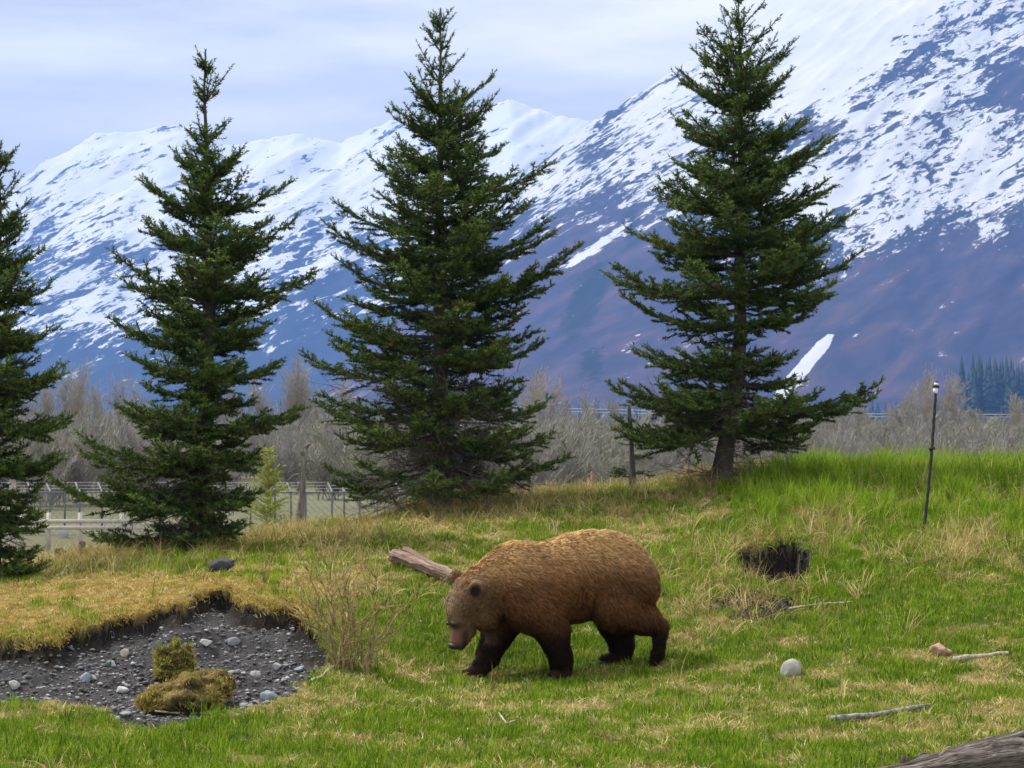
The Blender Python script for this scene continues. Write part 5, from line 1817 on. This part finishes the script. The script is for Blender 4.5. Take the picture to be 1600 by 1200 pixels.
tall = [tuft(rng, 12, .055, .16, .36, .0105, (.02, .45), (.2, 1.3), M_TALL, 4) for k in range(5)]
dryt = [tuft(rng, 9, .05, .16, .36, .0058, (.1, .8), (.5, 2.2), M_STRAW, 5) for k in range(5)]
moss = [tuft(rng, 22, .05, .010, .030, .0050, (.1, 1.2), (.1, 1.0), M_MOSS, 2) for k in range(4)]
c_turf = template_collection('turf_templates', turf); c_straw = template_collection('straw_templates', strw)
c_tall = template_collection('tall_templates', tall); c_dry = template_collection('dry_templates', dryt); c_moss = template_collection('moss_templates', moss)

def sample(n, ylo=9.4, yhi=29.5, pw=-.75):
    u = rng.rand(n)
    e = pw + 2            # density ~ y^pw over area that widens with y
    y = (ylo ** e + u * (yhi ** e - ylo ** e)) ** (1 / e)
    x = rng.uniform(-1, 1, n) * (.285 * y + .7)
    z, so, dk = ground_full(x, y)
    return x, y, z, so, dk
def rots(n, tilt=.15): return np.stack([rng.uniform(-tilt, tilt, n), rng.uniform(-tilt, tilt, n), rng.rand(n) * 6.283], -1)

# bear paws press the turf down: keep blades out of the feet
FEET = [np.array(bg) + bp(872, 1050, -.24), np.array(bg) + bp(738, 1055, .12), np.array(bg) + bp(965, 1038, .17), np.array(bg) + bp(1024, 1032, -.2)]
def off_feet(x, y, r=.085):
    k = np.ones(len(x), bool)
    for f in FEET: k &= np.hypot(x - f[0], (y - f[1])) > r
    return k

# short green turf
x, y, z, so, dk = sample(88000)
g = greenness(x, y, z); m = mossy(x, y, z)
k = (so < .3) & (rng.rand(len(x)) < .10 + .95 * g) & (rng.rand(len(x)) > m * .8 * (1 - g)) & off_feet(x, y)
x, y, z, g = x[k], y[k], z[k], g[k]
n = len(x)
s = (.65 + .75 * rng.rand(n)) * (.75 + .55 * g) * np.interp(y, [10, 16, 29], [.95, 1.0, 1.35])
scatter('turf_grass', np.stack([x, y, z], -1), rots(n), s, rng.randint(0, 5, n), c_turf, 'short green spring turf covering the slope')
# straw litter
x, y, z, so, dk = sample(70000)
g = greenness(x, y, z); m = mossy(x, y, z)
k = (so < .3) & (rng.rand(len(x)) < .95 - .85 * g) & (rng.rand(len(x)) > m * .7) & off_feet(x, y)
x, y, z, g = x[k], y[k], z[k], g[k]
n = len(x)
s = (.6 + .8 * rng.rand(n)) * np.interp(y, [10, 16, 29], [.95, 1.0, 1.35])
scatter('straw_litter', np.stack([x, y, z + .004], -1), rots(n, .25), s, rng.randint(0, 6, n), c_straw, 'matted dry straw between the green turf')
# moss bank
x, y, z, so, dk = sample(40000, 11.5, 24)
m = mossy(x, y, z); g = greenness(x, y, z)
k = (so < .3) & (x < 0) & (rng.rand(len(x)) < m * (1.1 - .6 * g))
x, y, z = x[k], y[k], z[k]
n = len(x)
scatter('moss_carpet', np.stack([x, y, z], -1), rots(n), .7 + .9 * rng.rand(n), rng.randint(0, 4, n), c_moss, 'golden moss carpet on the bank above the pit')
# tall green grass on the hill, along the ridge and in patches
TALL = [(1270, 765, 100, 50, .55), (1510, 755, 170, 50, .42), (1390, 755, 90, 36, .34), (1340, 810, 220, 60, .22), (1230, 800, 60, 40, .3), (1052, 900, 42, 42, .8), (1240, 918, 45, 20, .55), (1250, 850, 150, 70, .10), (1560, 800, 90, 60, .35), (1330, 880, 60, 40, .2), (480, 820, 60, 14, .35), (870, 775, 120, 12, .3), (230, 872, 100, 14, .5), (1150, 880, 40, 30, .3), (620, 950, 60, 30, .12), (1360, 830, 40, 40, .3), (930, 800, 90, 20, .12), (40, 1170, 60, 30, .12), (300, 1180, 60, 20, .08), (430, 905, 40, 25, .25)]
x, y, z, so, dk = sample(46000, 9.6, 30.5, -.5)
px_, py_ = proj(x, y, z)
w = blob(px_, py_, TALL) * np.clip(.62 + 2.2 * fbm(x / .45, y / .6, 3, 201), .02, 1.6) + .006
k = (so < .3) & (rng.rand(len(x)) < w) & off_feet(x, y, .15) & (np.hypot(x - beo.location.x, y - 15.7) > 1.2)
x, y, z = x[k], y[k], z[k]
n = len(x)
hs = np.clip(.55 + .65 * blob(*proj(x, y, z), [(1270, 745, 130, 50, 1), (1510, 735, 250, 55, 1), (1390, 745, 120, 40, .8)]), .4, 1)
scatter('tall_grass', np.stack([x, y, z], -1), rots(n), (.5 + .85 * rng.rand(n)) * hs * np.clip(1 + .7 * fbm(x / .8, y / .8, 2, 231), .5, 1.5), rng.randint(0, 5, n), c_tall, 'tall fresh green grass on the hill and in patches')
# tall dry stems
DRY = [(1290, 818, 45, 24, .8), (1515, 850, 50, 22, .8), (1130, 748, 70, 12, .9), (690, 785, 130, 14, 1.0), (1240, 940, 120, 30, .18), (1190, 870, 60, 40, .4), (1215, 850, 60, 8, .9), (1480, 770, 140, 40, .14), (1300, 745, 200, 40, .20), (1520, 745, 150, 40, .22), (1400, 722, 300, 10, .25), (100, 862, 160, 22, 1.0), (460, 835, 130, 16, .6), (870, 780, 160, 18, .4), (1060, 880, 60, 50, .25), (1160, 950, 90, 30, .4), (1025, 925, 30, 40, .4), (270, 850, 60, 14, .7), (1500, 870, 120, 40, .2), (820, 800, 200, 20, .12), (560, 900, 140, 50, .07), (850, 1110, 500, 70, .003), (1165, 880, 30, 18, .9)]
x, y, z, so, dk = sample(42000, 9.6, 30.5, -.5)
px_, py_ = proj(x, y, z)
w = blob(px_, py_, DRY) * (.5 + 1.2 * np.clip(.5 + fbm(x / .35, y / .35, 3, 211), 0, 1)) + .0015
k = (rng.rand(len(x)) < w) & ((so < .8) | ((px_ > 1130) & (px_ < 1205) & (py_ > 850))) & off_feet(x, y, .15) & (np.hypot(x - beo.location.x, y - 15.7) > 1.2)
x, y, z = x[k], y[k], z[k]
n = len(x)
scatter('dry_grass', np.stack([x, y, z], -1), rots(n, .4), .5 + .75 * rng.rand(n), rng.randint(0, 5, n), c_dry, 'long pale dead grass stems bent over on the slope')
# roots and turf fringe hanging from the dug wall
def fringe(far, n, lmin, lmax, rngf):
    seglen = np.linalg.norm(np.diff(far, axis=0), axis=1)
    cum = np.concatenate([[0], np.cumsum(seglen)])
    t = rngf.rand(n) * cum[-1]
    x = np.interp(t, cum, far[:, 0]) + rngf.uniform(-.02, .02, n); y = np.interp(t, cum, far[:, 1])
    A, B, r = [], [], []
    for i in range(n):
        yy = y[i] + .14
        for st in range(40):                      # walk towards the camera until the edge drops away
            if ground_full(np.array([x[i]]), np.array([yy]))[1][0] > .5: break
            yy -= .012
        p = np.array([x[i], yy - .012, base_z(x[i], yy) - rngf.uniform(.0, .05)])
        L = rngf.uniform(lmin, lmax); m = 4
        dr = np.array([rngf.uniform(-.25, .25), -.35, -1.]); dr /= np.linalg.norm(dr)
        for j in range(m):
            dr = dr + .2 * rngf.randn(3); dr[2] -= .15; dr /= np.linalg.norm(dr)
            q = p + dr * L / m
            A.append(p); B.append(q); r.append(.0032 * (1 - .6 * j / m) * rngf.uniform(.6, 1.3))
            p = q
    return frusta(A, B, r, np.array(r) * .8, 3)
V, Qd = fringe(PF, 420, .05, .26, np.random.RandomState(7))
n = len(V)
rt = mk('root_fringe', V, Qd, M_ROOT, attrs={'v': np.repeat(np.random.RandomState(2).rand(n // 6), 6)})
tag(rt, 'fringe of thin hanging roots under the turf edge of the pit', kind='stuff')
V, Qd = fringe(HF, 60, .05, .22, np.random.RandomState(9))
n = len(V)
rt = mk('root_fringe', V, Qd, M_ROOT, attrs={'v': np.repeat(np.random.RandomState(3).rand(n // 6), 6)})
tag(rt, 'fringe of roots hanging into the burrow on the hillside', kind='stuff')
# overhanging turf lip
t = np.random.RandomState(12)
seglen = np.linalg.norm(np.diff(PF, axis=0), axis=1); cum = np.concatenate([[0], np.cumsum(seglen)])
q = t.rand(900) * cum[-1]
x = np.interp(q, cum, PF[:, 0]); y = np.interp(q, cum, PF[:, 1]) + t.uniform(-.03, .12, 900)
so = ground_full(x, y)[1]
k = so < .5
x, y = x[k], y[k]; n = len(x)
scatter('turf_lip', np.stack([x, y, gz(x, y) - .01], -1), np.stack([t.uniform(.3, 1.1, n), t.uniform(-.4, .4, n), t.uniform(-.5, .5, n)], -1), t.uniform(1.0, 2.4, n), t.randint(0, 4, n), c_moss, 'mossy turf lip bending over the edge of the pit')
# grass on the sod clumps
SP = []
for (o_, Vs, root) in SODS:
    up = Vs[Vs[:, 2] > np.percentile(Vs[:, 2], 25)]
    pick = up[t.randint(0, len(up), 260)]
    SP.append(pick + np.array(root.location))
SP = np.concatenate(SP); n = len(SP)
scatter('sod_moss', SP - [0, 0, .004], np.stack([t.uniform(-.6, .6, n), t.uniform(-.6, .6, n), t.rand(n) * 6.28], -1), t.uniform(.5, 1.2, n), t.randint(0, 4, n), c_moss, 'short golden moss on the fallen sod clumps')
k = t.rand(n) < np.where(np.arange(n) < 260, .85, .35)
SG = SP[k]; n = len(SG)
scatter('sod_grass', SG - [0, 0, .006], np.stack([t.uniform(-.7, .7, n), t.uniform(-.7, .7, n), t.rand(n) * 6.28], -1), t.uniform(.4, .8, n), t.randint(0, 5, n), c_turf, 'tufts of green grass on the fallen sod clumps')
k = t.rand(len(SP)) < np.where(np.arange(len(SP)) < 260, .1, .45)
SG = SP[k]; n = len(SG)
scatter('sod_straw', SG - [0, 0, .006], np.stack([t.uniform(-.7, .7, n), t.uniform(-.7, .7, n), t.rand(n) * 6.28], -1), t.uniform(.4, .8, n), t.randint(0, 6, n), c_straw, 'dry straw on the fallen sod clumps')
